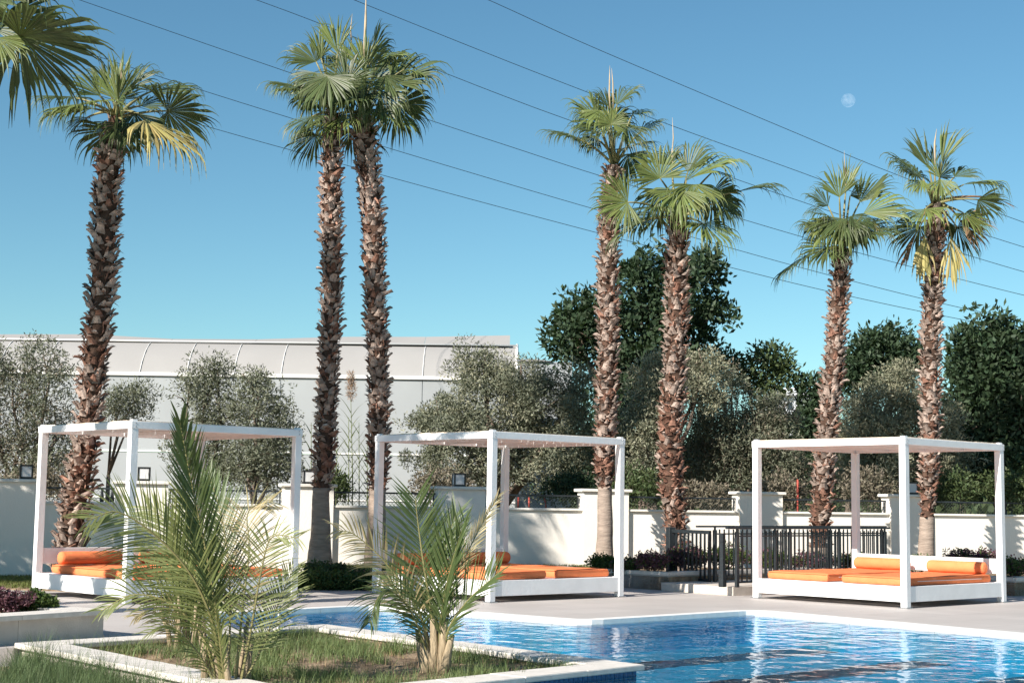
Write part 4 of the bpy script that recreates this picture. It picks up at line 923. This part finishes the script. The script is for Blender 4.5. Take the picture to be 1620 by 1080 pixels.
# brown-stemmed clump behind it
k2b = G(290, 1024, -.03); k2 = empty('young_palm', k2b); tag(k2, 'thin brown-stemmed young palm clump at the back edge of the planter', 'palm'); y2 = k2b.y; O2 = Vector(k2b)
stems(k2, O2, 268, 320, 1022, y2, .42, 8, 15, .020)
for (pts, yb, n, Lm, an, dr, m) in [
    ([(288, 1024), (280, 975), (262, 935), (232, 900), (196, 905)], -.2, 36, .34, .9, .8, 'pinnate'),
    ([(292, 1024), (296, 960), (290, 900), (272, 850)], .2, 36, .36, .8, .5, 'pinnate'),
    ([(298, 1024), (310, 965), (326, 905), (338, 850)], .2, 36, .36, .8, .5, 'pinnate'),
    ([(290, 1024), (270, 990), (240, 965), (214, 975)], -.3, 26, .30, .9, .9, 'pinnate_yellow'),
    ([(300, 1024), (318, 985), (345, 955), (372, 965)], -.2, 26, .30, .9, .9, 'pinnate'),
]:
    pinnate(px_curve(pts, y2, y2 + yb), n, Lm, an, dr, sum(p[0] for p in pts), M[m], k2, O2, up=(0, -.8, .5))
# smaller palm to the right
k3b = G(688, 1066, -.035); k3 = empty('young_palm', k3b); tag(k3, 'small young palm with open green fronds before the middle canopy bed', 'palm'); y3 = k3b.y; O3 = Vector(k3b)
stems(k3, O3, 668, 708, 1062, y3, .42, 6, 25, .034)
for (pts, yb, n, Lm, an, dr, m, kw) in [
    ([(688, 1055), (682, 970), (669, 885), (661, 825), (657, 788)], -.15, 40, .46, 1.0, .10, 'pinnate_dark', dict(rw=.013, up=(.05, -1, .1), vee=.30, wl=0.0163, tipL=.62, t0=.28)),
    ([(693, 1055), (699, 970), (714, 895), (735, 826)], -.25, 42, .42, .55, .12, 'pinnate_dark', dict(rw=.012, up=(-.5, -.8, .1), vee=.35, wl=0.0163, t0=.25)),
    ([(698, 1055), (710, 995), (742, 948), (790, 905)], -.3, 38, .40, .75, .25, 'pinnate_dark', dict(rw=.011, up=(-.2, -.7, .6), wl=0.0148, t0=.22)),
    ([(684, 1055), (662, 965), (612, 892), (562, 846), (533, 838)], -.25, 40, .34, .95, .9, 'pinnate_yellow', dict(rw=.009, up=(-.1, -.9, .4), wl=0.0126, t0=.3)),
    ([(700, 1055), (716, 935), (750, 852), (788, 784)], .1, 44, .20, .55, .5, 'pinnate_yellow', dict(rw=.007, up=(.2, -1, .2), wl=0.0074, t0=.35)),
    ([(684, 1055), (654, 975), (622, 936), (598, 945), (585, 985)], -.35, 34, .34, .9, 1.0, 'pinnate_dark', dict(up=(0, -.6, .8), t0=.25)),
    ([(690, 1055), (693, 940), (705, 865), (722, 812)], .35, 40, .40, .8, .2, 'pinnate_dark', dict(up=(0, -1, .2), vee=.3, wl=0.0148)),
    ([(686, 1055), (672, 990), (640, 950), (612, 908)], .3, 34, .36, .85, .5, 'pinnate_dark', dict(up=(0, -.9, .4))),
]:
    pinnate(px_curve(pts, y3, y3 + yb), n, Lm, an, dr, sum(p[0] for p in pts), M[m], k3, O3, **kw)

# ------------------------------------------------------------------ leafy trees and shrubs
def leaf_cloud(blobs, n, L, Wd, seed, clump=.30, fill=2.4, flat=.25, down=0.0, fold=True, nclump=26):
    """blobs: list of (center Vector, (rx, ry, rz)) ; returns verts, quads: one folded leaf per quad pair"""
    r = np.random.RandomState(seed); vol = np.array([(a[0] * a[1] * a[2]) ** (2 / 3) for _, a in blobs]); pb_ = vol / vol.sum()
    ctr = []; 
    for (c, a), pr_ in zip(blobs, pb_):
        k_ = max(5, int(nclump * len(blobs) * pr_)); d = r.normal(size=(k_, 3)); d /= np.linalg.norm(d, axis=1)[:, None]
        rad = r.uniform(.15, 1.0, k_) ** (1 / fill) * r.choice([.85, 1, 1, 1.22], k_); ctr.append(np.array(c) + d * rad[:, None] * np.array(a))
    ctr = np.concatenate(ctr); idx = r.randint(0, len(ctr), n); cs_ = clump * r.uniform(.55, 1.3, len(ctr))
    d = r.normal(size=(n, 3)); d /= np.linalg.norm(d, axis=1)[:, None]; pos = ctr[idx] + d * (cs_[idx] * r.uniform(.2, 1, n) ** .5)[:, None] * np.array([1, 1, .85])
    ax = d * .6 + r.normal(size=(n, 3)) * .7; ax[:, 2] += .25 - down; ax /= np.linalg.norm(ax, axis=1)[:, None]
    sd = np.cross(ax, r.normal(size=(n, 3))); sd /= np.linalg.norm(sd, axis=1)[:, None]
    ll = (L * r.uniform(.6, 1.25, n))[:, None]; ww = (Wd * r.uniform(.7, 1.2, n))[:, None]
    nz = np.cross(ax, sd)
    a = pos; b = pos + ax * ll * .5 + sd * ww * .5 + nz * ww * .15; c = pos + ax * ll; e = pos + ax * ll * .5 - sd * ww * .5 + nz * ww * .15
    V = np.stack([a, b, c, e], 1).reshape(-1, 3); i = (np.arange(n) * 4)[:, None]; return V, i + np.array([[0, 1, 2, 3]])
def px_blobs(bl, y):
    out = []
    for q in bl:
        cx, cy, rx, rz = q[:4]; dy = q[4] if len(q) > 4 else 0; yy = y + dy; c = P(cx, cy, yy); k_ = ppm(yy); out.append((c, (rx / k_, (rx + rz) / 2 / k_, rz / k_)))
    return out
def tree(bl, y, n, L, Wd, m, label, seed, trunk_px, trunk_r=.09, clump=.28, limbs=7, name='olive_tree', cat='tree', group=None, zb=.1, fill=2.4, m2=None, down=0.0, nclump=26):
    r = random.Random(seed); bs = px_blobs(bl, y); base = P(trunk_px, 800, y); base.z = zb
    root = empty(name, base); tag(root, label, cat, group); O = np.array(base)
    n = int(n * (1.5 if L < .1 else .95)); v, f = leaf_cloud(bs, n, L, Wd, seed, clump, fill=fill, down=down, nclump=int(nclump * 1.5)); np_obj('crown', v - O, f, M[m], root)
    if m2: v, f = leaf_cloud(bs, n // 4, L, Wd, seed + 5, clump, fill=fill, down=down, nclump=nclump); np_obj('dry_foliage', v - O, f, M[m2], root)
    OV = Vector(base)
    cen = sum((c * (a[0] * a[2]) for c, a in bs), Vector()) / sum(a[0] * a[2] for c, a in bs)
    fork = Vector((base.x * .7 + cen.x * .3, y, zb + max(.5, (min(c.z for c, _ in bs) - zb) * .55)))
    MB().tube([Vector((0, 0, -.3)), (fork - OV) * .5 + Vector((r.uniform(-.08, .08), 0, 0)), fork - OV], [trunk_r * 1.3, trunk_r, trunk_r * .8], 8).build('trunk', M['bark'], root)
    br = sorted(bs, key=lambda q: -q[1][0])[:limbs]
    for c, a in br:
        top = c + Vector((r.uniform(-.2, .2), r.uniform(-.2, .2), a[2] * .75)); mid = fork.lerp(c, .55) + Vector((r.uniform(-.2, .2), r.uniform(-.2, .2), r.uniform(-.1, .2)))
        lb = MB().tube([fork - OV, mid - OV, c - OV, top - OV], [trunk_r * .6, trunk_r * .42, trunk_r * .25, .008], 6)
        for k_ in range(4):
            q = mid.lerp(c, r.random()); e = q + Vector((r.uniform(-1, 1) * a[0], r.uniform(-1, 1) * a[1], r.uniform(-.2, 1) * a[2])) * .9; lb.tube([q - OV, (q + e) / 2 - OV + Vector((0, 0, .05)), e - OV], [.02, .014, .004], 4)
        lb.build('limb', M['bark'], root)
    return root
OL = dict(L=.078, Wd=.024, clump=.24)
tree([(20, 640, 62, 85), (78, 605, 38, 60), (52, 565, 22, 32), (-30, 600, 50, 70), (25, 720, 80, 60), (90, 690, 42, 60), (70, 750, 70, 40), (-60, 700, 60, 80)], 29, 17000, m='olive', label='tall grey-green olive at the left edge behind the wall', seed=1, trunk_px=40, m2='olive_dry', **OL)
tree([(198, 632, 34, 20), (222, 622, 24, 16), (215, 652, 26, 14), (180, 645, 20, 18)], 31, 2600, m='olive', label='small sparse olive branch showing right of the thick palm', seed=2, trunk_px=158, trunk_r=.05, limbs=4, **OL)
tree([(325, 615, 30, 48), (345, 590, 18, 28), (300, 610, 22, 20), (318, 690, 42, 36), (285, 720, 22, 30), (350, 660, 30, 40), (330, 740, 50, 30)], 28, 8500, m='olive', label='slim olive behind the left canopy bed roof, left of its bushier neighbour', seed=3, trunk_px=320, trunk_r=.06, **OL)
tree([(410, 645, 44, 48), (400, 610, 22, 24), (440, 680, 26, 40), (410, 715, 52, 44), (380, 740, 46, 34), (435, 750, 36, 30)], 27.6, 11000, m='olive', label='bushy olive behind the left canopy bed roof, nearer the close palm pair', seed=4, trunk_px=402, trunk_r=.07, **OL)
tree([(770, 650, 92, 76), (695, 672, 56, 52), (850, 655, 74, 58), (765, 578, 44, 32), (825, 598, 48, 32), (900, 690, 52, 62), (740, 730, 84, 46), (850, 740, 74, 44), (910, 620, 30, 36)], 28.5, 34000, m='olive', label='big broad olive behind the middle canopy bed', seed=5, trunk_px=790, trunk_r=.13, limbs=9, m2='olive_pale', **OL)
tree([(955, 505, 74, 66), (1075, 470, 70, 66), (1105, 428, 40, 36), (908, 540, 42, 48), (1000, 600, 62, 62), (1118, 505, 34, 40), (1045, 560, 84, 60), (1010, 440, 50, 44), (960, 640, 50, 60), (905, 500, 30, 20)], 33, 17500, .17, .075, 'darkleaf', 'tall dark glossy-leaved tree rising behind two palms', 6, 1020, .16, .30, 10, 'broadleaf_tree')
tree([(1032, 645, 46, 74), (1015, 720, 52, 62), (1106, 612, 36, 46), (1112, 575, 22, 30), (1040, 590, 30, 30)], 28.6, 15000, m='olive_pale', label='pale olive behind the reddish palm trunk', seed=7, trunk_px=1030, trunk_r=.09, m2='olive', **OL)
tree([(1150, 660, 52, 70), (1205, 700, 56, 64), (1130, 745, 74, 46), (1230, 660, 34, 34), (1120, 690, 40, 50), (1240, 750, 50, 46)], 29.5, 20000, m='olive', label='rounded grey olive left of the right canopy bed', seed=8, trunk_px=1165, trunk_r=.10, m2='olive_dry', **OL)
tree([(1160, 585, 30, 22), (1215, 572, 36, 26), (1238, 600, 26, 24), (1185, 605, 22, 18), (1135, 565, 14, 16), (1205, 620, 26, 18)], 34, 3000, .15, .06, 'midleaf', 'thin open-crowned tree against the sky beside the far building', 9, 1166, .05, .26, 6, 'open_tree')
tree([(1390, 575, 52, 46), (1440, 565, 26, 30), (1345, 590, 30, 34), (1400, 545, 26, 24), (1300, 650, 26, 46), (1290, 700, 30, 50), (1280, 612, 16, 12)], 34, 14000, .15, .06, 'darkleaf', 'dark leafy tree between the two right-hand palms', 10, 1340, .12, .32, 7, 'broadleaf_tree')
tree([(1400, 650, 66, 60), (1368, 690, 56, 66), (1470, 660, 46, 56), (1400, 740, 84, 46), (1420, 605, 46, 30), (1500, 720, 40, 50)], 28.4, 24000, m='olive_pale', label='round pale olive showing above the right canopy bed', seed=12, trunk_px=1400, trunk_r=.10, m2='olive', **OL)
tree([(1560, 580, 56, 62), (1600, 555, 44, 52), (1605, 660, 66, 84), (1528, 620, 34, 52), (1570, 730, 84, 52), (1640, 600, 60, 80), (1530, 545, 20, 24), (1545, 690, 40, 50)], 29.5, 24000, .17, .07, 'darkleaf', 'large dark glossy tree at the right edge', 13, 1580, .16, .36, 9, 'broadleaf_tree')
tree([(1020, 740, 60, 46), (1110, 745, 70, 46), (1200, 740, 60, 50), (1270, 735, 50, 50), (930, 750, 60, 44), (1230, 690, 40, 36)], 35, 16000, .15, .06, 'darkleaf', 'dark low trees filling the gap beneath the olives behind the gate', 21, 1150, .1, .34, 6, 'broadleaf_tree')
tree([(1340, 740, 60, 46), (1440, 740, 70, 50), (1520, 730, 50, 56), (1620, 740, 60, 56)], 33.5, 12000, .15, .06, 'darkleaf', 'dark low tree beneath the round pale olive', 22, 1450, .1, .34, 6, 'broadleaf_tree')
def world_tree(blobs, label, seed):
    root = empty('broadleaf_tree', (blobs[0][0][0], blobs[0][0][1], 0)); tag(root, label, 'tree'); O = np.array(root.location)
    v, f = leaf_cloud([(Vector(c), a) for c, a in blobs], 15000, .16, .07, seed, .34); np_obj('crown', v - O, f, M['darkleaf'], root)
    MB().tube([(0, 0, -.2), (.1, 0, 1.4), (0, .1, 3)], [.16, .12, .08], 8).build('trunk', M['bark'], root)
world_tree([((-10.9, 18.6, 3.4), (1.3, 1.3, 1.5)), ((-10.0, 19.2, 2.6), (1.0, 1.0, 1.2)), ((-11.6, 18.4, 2.6), (1.2, 1.2, 1.3)), ((-10.2, 18.9, 4.2), (.9, .9, .8))], 'broad dark tree outside the picture at the left whose shade falls on the wall', 71)
def shrub(bl, y, n, L, Wd, m, label, seed, group=None, clump=.10, zb=None, name='shrub', m2=None):
    bs = px_blobs(bl, y); c = bs[0][0]; base = Vector((c.x, c.y, zb if zb is not None else min(b_.z - a[2] for b_, a in bs)))
    root = empty(name, base); tag(root, label, 'shrub', group); O = np.array(base)
    v, f = leaf_cloud(bs, n, L, Wd, seed, clump, fill=2.0, nclump=30); np_obj('foliage', v - O, f, M[m], root)
    if m2: v, f = leaf_cloud(bs, n // 3, L, Wd, seed + 3, clump, fill=2.0); np_obj('new_growth', v - O, f, M[m2], root)['kind'] = 'stuff'
    r = random.Random(seed)
    for b_, a in bs[:3]:
        for k_ in range(3):
            MB().tube([Vector((r.uniform(-.05, .05), r.uniform(-.03, .03), -.02)), (b_ - base) * .5 + Vector((r.uniform(-.05, .05), 0, 0)), b_ - base + Vector((r.uniform(-.5, .5) * a[0], 0, a[2] * .5))], [.008, .006, .003], 4).build('stem', M['bark'], root)
# undergrowth behind the wall
for i, (px, py, rx, rz, m, lab) in enumerate([
    (520, 765, 26, 26, 'midleaf', 'green undergrowth at the foot of the reeds'), (700, 765, 40, 26, 'olive_dry', 'brownish scrub behind the pier of the middle canopy bed'),
    (905, 770, 50, 26, 'darkleaf', 'dark undergrowth left of the pier behind the middle canopy bed'), (1010, 770, 40, 30, 'midleaf', 'mid green undergrowth behind the wall near the gate'),
    (1120, 785, 46, 22, 'olive_dry', 'dry scrub above the wall left of the right canopy bed'), (1240, 775, 40, 32, 'olive_dry', 'dry brown scrub beside the tall red stake'),
    (1370, 770, 44, 32, 'olive_dry', 'dry brown scrub seen through the right canopy bed'), (1510, 770, 34, 30, 'midleaf', 'green scrub right of the palm above the canopy bed'), (1600, 765, 40, 32, 'midleaf', 'green scrub at the right edge above the wall'), (60, 765, 60, 28, 'olive_dry', 'dry scrub above the wall at the left edge')]):
    shrub([(px, py, rx, rz), (px + rx * .6, py + 8, rx * .6, rz * .7), (px - rx * .6, py + 6, rx * .6, rz * .7)], 27.4, 2600, .08, .03, m, lab, 200 + i, 'scrub behind the garden wall', .16, zb=.1)
# planted beds
shrub([(18, 948, 34, 18), (-20, 946, 34, 20)], G(18, 968, .2).y, 3600, .035, .018, 'purple', 'purple-leaved shrub in the stone planter', 31, clump=.05, zb=.17)
shrub([(62, 952, 26, 14), (48, 956, 18, 10)], G(60, 966, .2).y, 3000, .04, .022, 'hedge', 'green low shrub in the stone planter beside the purple one', 32, clump=.05, zb=.17)
for i, (px, py, rx, rz, yb, m, m2, lab) in enumerate([
    (500, 918, 34, 16, 0, 'hedge', None, 'low dark hedge between the two left canopy beds, end nearer the left bed'), (560, 920, 36, 16, .1, 'hedge', None, 'low dark hedge between the two left canopy beds, end nearer the middle bed'),
    (520, 902, 40, 10, .7, 'midleaf', None, 'strip of low green plants at the foot of the close palms')]):
    shrub([(px, py, rx, rz), (px + 22, py + 3, rx * .7, rz * .8), (px - 22, py + 3, rx * .7, rz * .8)], 20.9 + yb, 3600, .05, .028, m, lab, 40 + i, 'low plants of the back beds', .08, zb=.0, m2=m2)
def bedpt(px, s): return G(px, s, BZ).y
for i, (px, py, rx, rz, y, m, m2, lab) in enumerate([
    (952, 888, 18, 10, 22.9, 'hedge', None, 'dark green shrub at the foot of the palm beside the middle canopy bed'), (990, 892, 22, 9, 22.5, 'hedge', 'purple', 'green and purple plants in the bed right of the middle canopy bed'),
    (1032, 886, 22, 14, 22.2, 'purple', 'hedge', 'purple flowering shrub left of the gate'), (1090, 880, 26, 18, 22.9, 'purple', 'hedge', 'purple shrub seen through the gate bars'),
    (1150, 878, 28, 18, 23.3, 'hedge', 'purple', 'yellow-green shrub behind the latch post'), (1215, 884, 30, 14, 23.8, 'hedge', 'purple', 'green shrub behind the railing beside the left post'),
    (1280, 886, 34, 12, 24.3, 'purple', 'hedge', 'dark purple plants behind the railing at the leaning palm'), (1350, 886, 30, 10, 24.6, 'hedge', 'purple', 'low green plants behind the end of the railing'),
    (1450, 888, 40, 8, 24.0, 'hedge', None, 'low green plants seen under the right headboard'), (1540, 880, 40, 12, 23.4, 'purple', 'hedge', 'purple wispy plants behind the right bolster'),
    (1606, 896, 20, 14, 22.4, 'hedge', 'purple', 'bright green shrub right of the right canopy bed')]):
    shrub([(px, py, rx, rz), (px + rx * .6, py + 2, rx * .6, rz * .7), (px - rx * .6, py + 2, rx * .6, rz * .7)], y, 2000, .045, .024, m, lab, 60 + i, 'low plants of the back beds', .07, zb=BZ - .06, m2=m2)

# reeds between the close palms
def reed(px, y, top, label, seed, plume=False):
    b = P(px, 800, y); b.z = .1; root = empty('giant_reed', b); tag(root, label, 'reed', 'giant reeds behind the wall'); r = random.Random(seed); O = Vector(b)
    t = P(px + r.uniform(-4, 4), top, y) - O; MB().tube([Vector((0, 0, -.1)), t * .5 + Vector((r.uniform(-.04, .04), 0, 0)), t], [.014, .011, .005], 5).build('cane', M['reed'], root)
    V = []; Fq = []; n = 26
    for i in range(n):
        q = t * (.15 + .8 * i / n); az = i * PI + r.uniform(-.7, .7); d = Vector((math.cos(az) * .6, math.sin(az) * .6, .9)).normalized(); sdv = d.cross(Vector((0, 0, 1))).normalized(); ll = .42 * r.uniform(.7, 1.1); b0_ = len(V)
        for k_ in range(6):
            f_ = k_ / 5; wd = .020 * (1 - f_) + .001; V += [q - sdv * wd, q + sdv * wd]; d = (d + Vector((0, 0, -.33 * f_))).normalized(); q = q + d * ll / 5
        Fq += [(b0_ + 2 * k_, b0_ + 2 * k_ + 1, b0_ + 2 * k_ + 3, b0_ + 2 * k_ + 2) for k_ in range(5)]
    np_obj('foliage', [tuple(v) for v in V], Fq, M['reed'], root)
    if plume:
        c = t + Vector((0, 0, .0)); v, f = leaf_cloud([(c + Vector((0, 0, .25)), (.05, .05, .28))], 700, .07, .010, seed, .05); np_obj('plume', v, f, M['plume'], root)
reed(558, 27.5, 632, 'tall reed topped by a brown plume between the close palms', 1, True)
reed(548, 27.3, 660, 'leafy reed just left of the plumed one', 2); reed(570, 27.7, 668, 'leafy reed just right of the plumed one', 3); reed(536, 27.2, 690, 'short reed beside the dark palm trunk', 4); reed(580, 27.2, 700, 'short reed touching the tan palm trunk', 5); reed(490, 27.6, 668, 'lone reed left of the dark palm trunk', 6)
# low feathery plant at the left edge
kl = G(-8, 908, .02); k4 = empty('cycad', kl); tag(k4, 'low feathery plant on the lawn at the left edge', 'plant')
for i in range(9):
    az = R(-150 + i * 42); e = kl + Vector((math.cos(az) * .32, math.sin(az) * .32, .26)); e2 = kl + Vector((math.cos(az) * .5, math.sin(az) * .5, .17)); pinnate([kl, kl.lerp(e, .5) + Vector((0, 0, .07)), e, e2], 22, .12, .9, .3, 300 + i, M['pinnate_dark'], k4, Vector(kl), rw=.005, wl=.010)

# ------------------------------------------------------------------ greenhouse far behind
GY, GX0, GX1 = 42.0, -22.0, .15
gh = empty('greenhouse', (0, GY, 0)); tag(gh, 'long white plastic greenhouse behind the trees on the left', 'greenhouse')
zg, zr = 4.62, 5.74
prof = [(0, zg), (.25, zg + .34), (.6, zg + .66), (1.0, zg + .90), (1.5, zr - .06), (1.9, zr)]
def strip(prof_, x0, x1, name, m, th=.012):
    fine_ = catmull([(0, y, z) for y, z in prof_], 3); n = len(fine_); vs = [(x, p.y, p.z) for p in fine_ for x in (x0, x1)] + [(x, p.y + th * .5, p.z - th) for p in fine_ for x in (x0, x1)]; k_ = 2 * n
    fs = [(2 * i, 2 * i + 1, 2 * i + 3, 2 * i + 2) for i in range(n - 1)]; sm = [True] * len(fs)
    lo_ = [(k_ + 2 * i, k_ + 2 * i + 2, k_ + 2 * i + 3, k_ + 2 * i + 1) for i in range(n - 1)]
    mb = MB().add(vs[:k_], fs, True); mb.add(vs[k_:], [tuple(q - k_ for q in f_) for f_ in lo_], True)
    return mb.build(name, m, gh)
nb = 17; bx = np.linspace(GX0, GX1, nb + 1)
for i in range(nb):
    strip(prof, bx[i] + .012, bx[i + 1] - .012, 'roof_sheet', M['roofing'])
    MB().box((bx[i] + .01, -.02, 2.52), (bx[i + 1] - .01, 0.0, zg - .07)).build('wall_sheet', M['ghwall'], gh)
    MB().box((bx[i] + .01, -.02, 1.25), (bx[i + 1] - .01, 0.0, 2.46)).build('wall_sheet', M['ghwall'], gh)
    MB().box((bx[i] + .01, -.02, -.2), (bx[i + 1] - .01, 0.0, 1.2)).build('wall_sheet', M['ghwall'], gh)
for x in bx:
    MB().tube([(x, y - .02, z + .012) for y, z in prof], .011, 6).build('hoop', M['ghframe'], gh)
    MB().tube([(x, .05, -.2), (x, .05, zg - .08)], .04, 6).build('post', M['ghframe'], gh)
MB().box((GX0, -.09, zg - .06), (GX1, .02, zg + .03)).build('gutter', M['ghframe'], gh)
MB().box((GX0, -.05, 2.47), (GX1, -.022, 2.515)).build('wall_rail', M['ghframe'], gh); MB().box((GX0, -.05, 1.205), (GX1, -.022, 1.245)).build('wall_rail', M['ghframe'], gh)
# ridge vent flap: thin long strip, lifted towards the right end
mb = MB(); a0 = (GX0, 1.0, zg + .93); vx = np.linspace(GX0, GX1 - .2, 10)
for i in range(9):
    wv_ = lambda q: .035 * math.sin(q * 2.1) + .03 * math.sin(q * 4.7 + 1); l0 = max(0, (vx[i] + 6) / 6) * .22 + wv_(i); l1 = max(0, (vx[i + 1] + 6) / 6) * .22 + wv_(i + 1)
    mb = MB().add([(vx[i], 1.15, zg + 1.0 + l0 * .3), (vx[i + 1] - .01, 1.15, zg + 1.0 + l1 * .3), (vx[i + 1] - .01, 1.95, zr + .10 + l1), (vx[i], 1.95, zr + .10 + l0)], [(0, 1, 2, 3)]); o = mb.build('ridge_vent', M['roofing'], gh); s_ = o.modifiers.new('t', 'SOLIDIFY'); s_.thickness = .02
MB().tube([(GX0, 1.13, zg + 1.0), (GX1, 1.13, zg + 1.04)], .025, 6).build('vent_rail', M['ghframe'], gh)
# gable end and back roof
MB().add([(GX1 - .01, y, z) for y, z in prof] + [(GX1 - .01, 3.8 - y, z) for y, z in prof[::-1][1:]] + [(GX1 - .01, 3.8, -.2), (GX1 - .01, 0, -.2)], [tuple(range(13))]).build('gable_sheet', M['ghwall'], gh)
strip([(3.8 - y, z) for y, z in prof[::-1]], GX0, GX1, 'back_roof', M['roofing'])
MB().tube([(GX1, y, z + .015) for y, z in prof + [(3.8 - a, b) for a, b in prof[::-1][1:]]], .04, 6).build('gable_hoop', M['ghframe'], gh)
# second bay of roof beyond
g2 = empty('greenhouse', (.3, 47, 0)); tag(g2, 'small pale roof end peeping out right of the long greenhouse', 'greenhouse')
q0 = P(800, 575, 47); q1 = P(905, 575, 47); MB().box((q0.x - .3, 0, -.2), (q1.x - .3, 3, P(850, 572, 47).z)).build('wall_sheet', M['ghwall'], g2)
zz = P(850, 572, 47).z; zz2 = P(850, 561, 47).z
MB().add([(q0.x - .3, -.1, zz + .01), (q1.x - .3 - .6, -.1, zz + .01), (q1.x - 1.3, 1.5, zz2), (q0.x - .3, 1.5, zz2), (q0.x - .3, 3.1, zz + .01), (q1.x - .9, 3.1, zz + .01)], [(0, 1, 2, 3), (3, 2, 5, 4), (1, 5, 2), (0, 4, 5, 1)]).build('roof_sheet', M['roofing'], g2)

# far apartment house glimpsed between the trees
HY = 95.0; h0 = P(1238, 700, HY); h1 = P(1292, 700, HY); ht = P(1250, 626, HY).z
hs = empty('house', (h0.x, HY, 0)); tag(hs, 'far white apartment house glimpsed between the trees', 'house'); hw = h1.x - h0.x
MB().box((0, 0, -.5), (hw, 8, ht)).build('wall', M['house'], hs); MB().box((-.25, -.4, ht + .001), (hw + .2, 8.3, ht + .22)).build('roof', M['house'], hs); MB().box((.5, 1.5, ht + .221), (1.5, 3, ht + .65)).build('chimney', M['house'], hs)
for r_ in range(4):
    for c_ in range(3):
        x = .25 + c_ * .68; z = ht - .95 - r_ * 1.15; wf = MB().box((x, -.05, z), (x + .42, -.001, z + .62)).build('window', M['house'], hs); MB().box((x + .05, -.06, z + .05), (x + .37, -.051, z + .57)).build('pane', M['window'], wf)
MB().box((-.1, -.75, ht - 1.18), (hw, -.07, ht - 1.08)).build('balcony_slab', M['house'], hs)

# far wood closing the view behind the trees
bl = [(Vector((-6 + i * 2.6 + rnd.uniform(-.6, .6), 64 + rnd.uniform(-3, 3), rnd.uniform(1.0, 2.2))), (2.2, 1.5, rnd.uniform(1.6, 2.6))) for i in range(26)] + [(Vector((-6 + i * 2.3, 60 + rnd.uniform(-1, 1), .5)), (1.8, 1.0, .9)) for i in range(30)]
v, f = leaf_cloud(bl, 60000, .5, .26, 99, .5, nclump=20); tag(np_obj('far_wood', v, f, M['midleaf']), kind='stuff')
# field beyond the wall
fy = [wall_p(-60, -.25), wall_p(80, -.25), Vector((400, 600, 0)), Vector((-400, 600, 0))]
tag(MB().prism([(p.x, p.y) for p in fy], -.65, .1).build('field', M['field']), kind='structure')

# ------------------------------------------------------------------ overhead wires
def power_line(pts, label, r0=.006):
    q = []
    for px, py in pts:
        y = 30 + (px - 0) / 1620 * 32; q.append(P(px, py, y))
    cs = catmull(q, 6); o = MB().tube([p - cs[0] for p in cs], [r0 * (p.y / 30) for p in cs], 5, False).build('power_line', M['wire']); o.location = cs[0]; tag(o, label, 'power line', 'power lines across the sky')
power_line([(700, -30), (772, 0), (810, 17), (952, 81), (1265, 213), (1402, 270), (1620, 352), (1760, 398)], 'uppermost power line, passing just below the moon')
power_line([(470, -36), (560, 0), (582, 9), (810, 100), (952, 155), (1060, 198), (1265, 272), (1380, 314), (1620, 391), (1760, 432)], 'second power line from the top, meeting the spike of the tall pair palm')
power_line([(310, -34), (405, 0), (512, 40), (717, 121), (810, 157), (897, 189), (1137, 274), (1265, 318), (1425, 372), (1532, 404), (1620, 430), (1760, 468)], 'third power line from the top, leaving the photo top left of the close palms')
power_line([(20, -36), (125, 0), (405, 97), (676, 189), (810, 233), (952, 279), (1215, 359), (1377, 405), (1520, 442), (1620, 467), (1760, 500)], 'fourth power line from the top, starting beside the nearest big fronds')
power_line([(-140, -18), (75, 62), (232, 115), (405, 170), (600, 230), (730, 269), (920, 325), (1215, 409), (1350, 445), (1495, 481), (1620, 508), (1760, 538)], 'fifth power line from the top, crossing the crown of the thick left palm')
power_line([(-140, 52), (75, 127), (340, 204), (509, 251), (860, 346), (1215, 438), (1397, 480), (1525, 506), (1620, 524), (1760, 550)], 'lowest power line across the sky')

# ------------------------------------------------------------------ moon
MD = 9000.0; mp_ = P(1342, 159, MD); bpy.ops.mesh.primitive_uv_sphere_add(segments=48, ring_count=24, radius=11.3 / F * MD, location=mp_)
mo = bpy.context.object; mo.name = 'moon'; mo.data.name = 'moon'; tag(mo, 'pale daytime gibbous moon in the blue sky', 'moon')
for p in mo.data.polygons: p.use_smooth = True
mm = bpy.data.materials.new('moon_surface'); mm.use_nodes = True; n = mm.node_tree.nodes; l = mm.node_tree.links; n.remove(n['Principled BSDF'])
d = n.new('ShaderNodeBsdfDiffuse'); t = n.new('ShaderNodeBsdfTransparent'); a = n.new('ShaderNodeAddShader'); no = n.new('ShaderNodeTexNoise'); tcn = n.new('ShaderNodeTexCoord'); no.inputs['Scale'].default_value = .03; rp = n.new('ShaderNodeValToRGB')
rp.color_ramp.elements[0].color = (.018, .017, .017, 1); rp.color_ramp.elements[1].color = (.066, .062, .057, 1); rp.color_ramp.elements[0].position = .35; rp.color_ramp.elements[1].position = .65
l.new(tcn.outputs['Object'], no.inputs[0]); l.new(no.outputs[0], rp.inputs[0]); l.new(rp.outputs[0], d.inputs[0]); l.new(d.outputs[0], a.inputs[0]); l.new(t.outputs[0], a.inputs[1]); l.new(a.outputs[0], n['Material Output'].inputs[0]); mo.data.materials.append(mm)
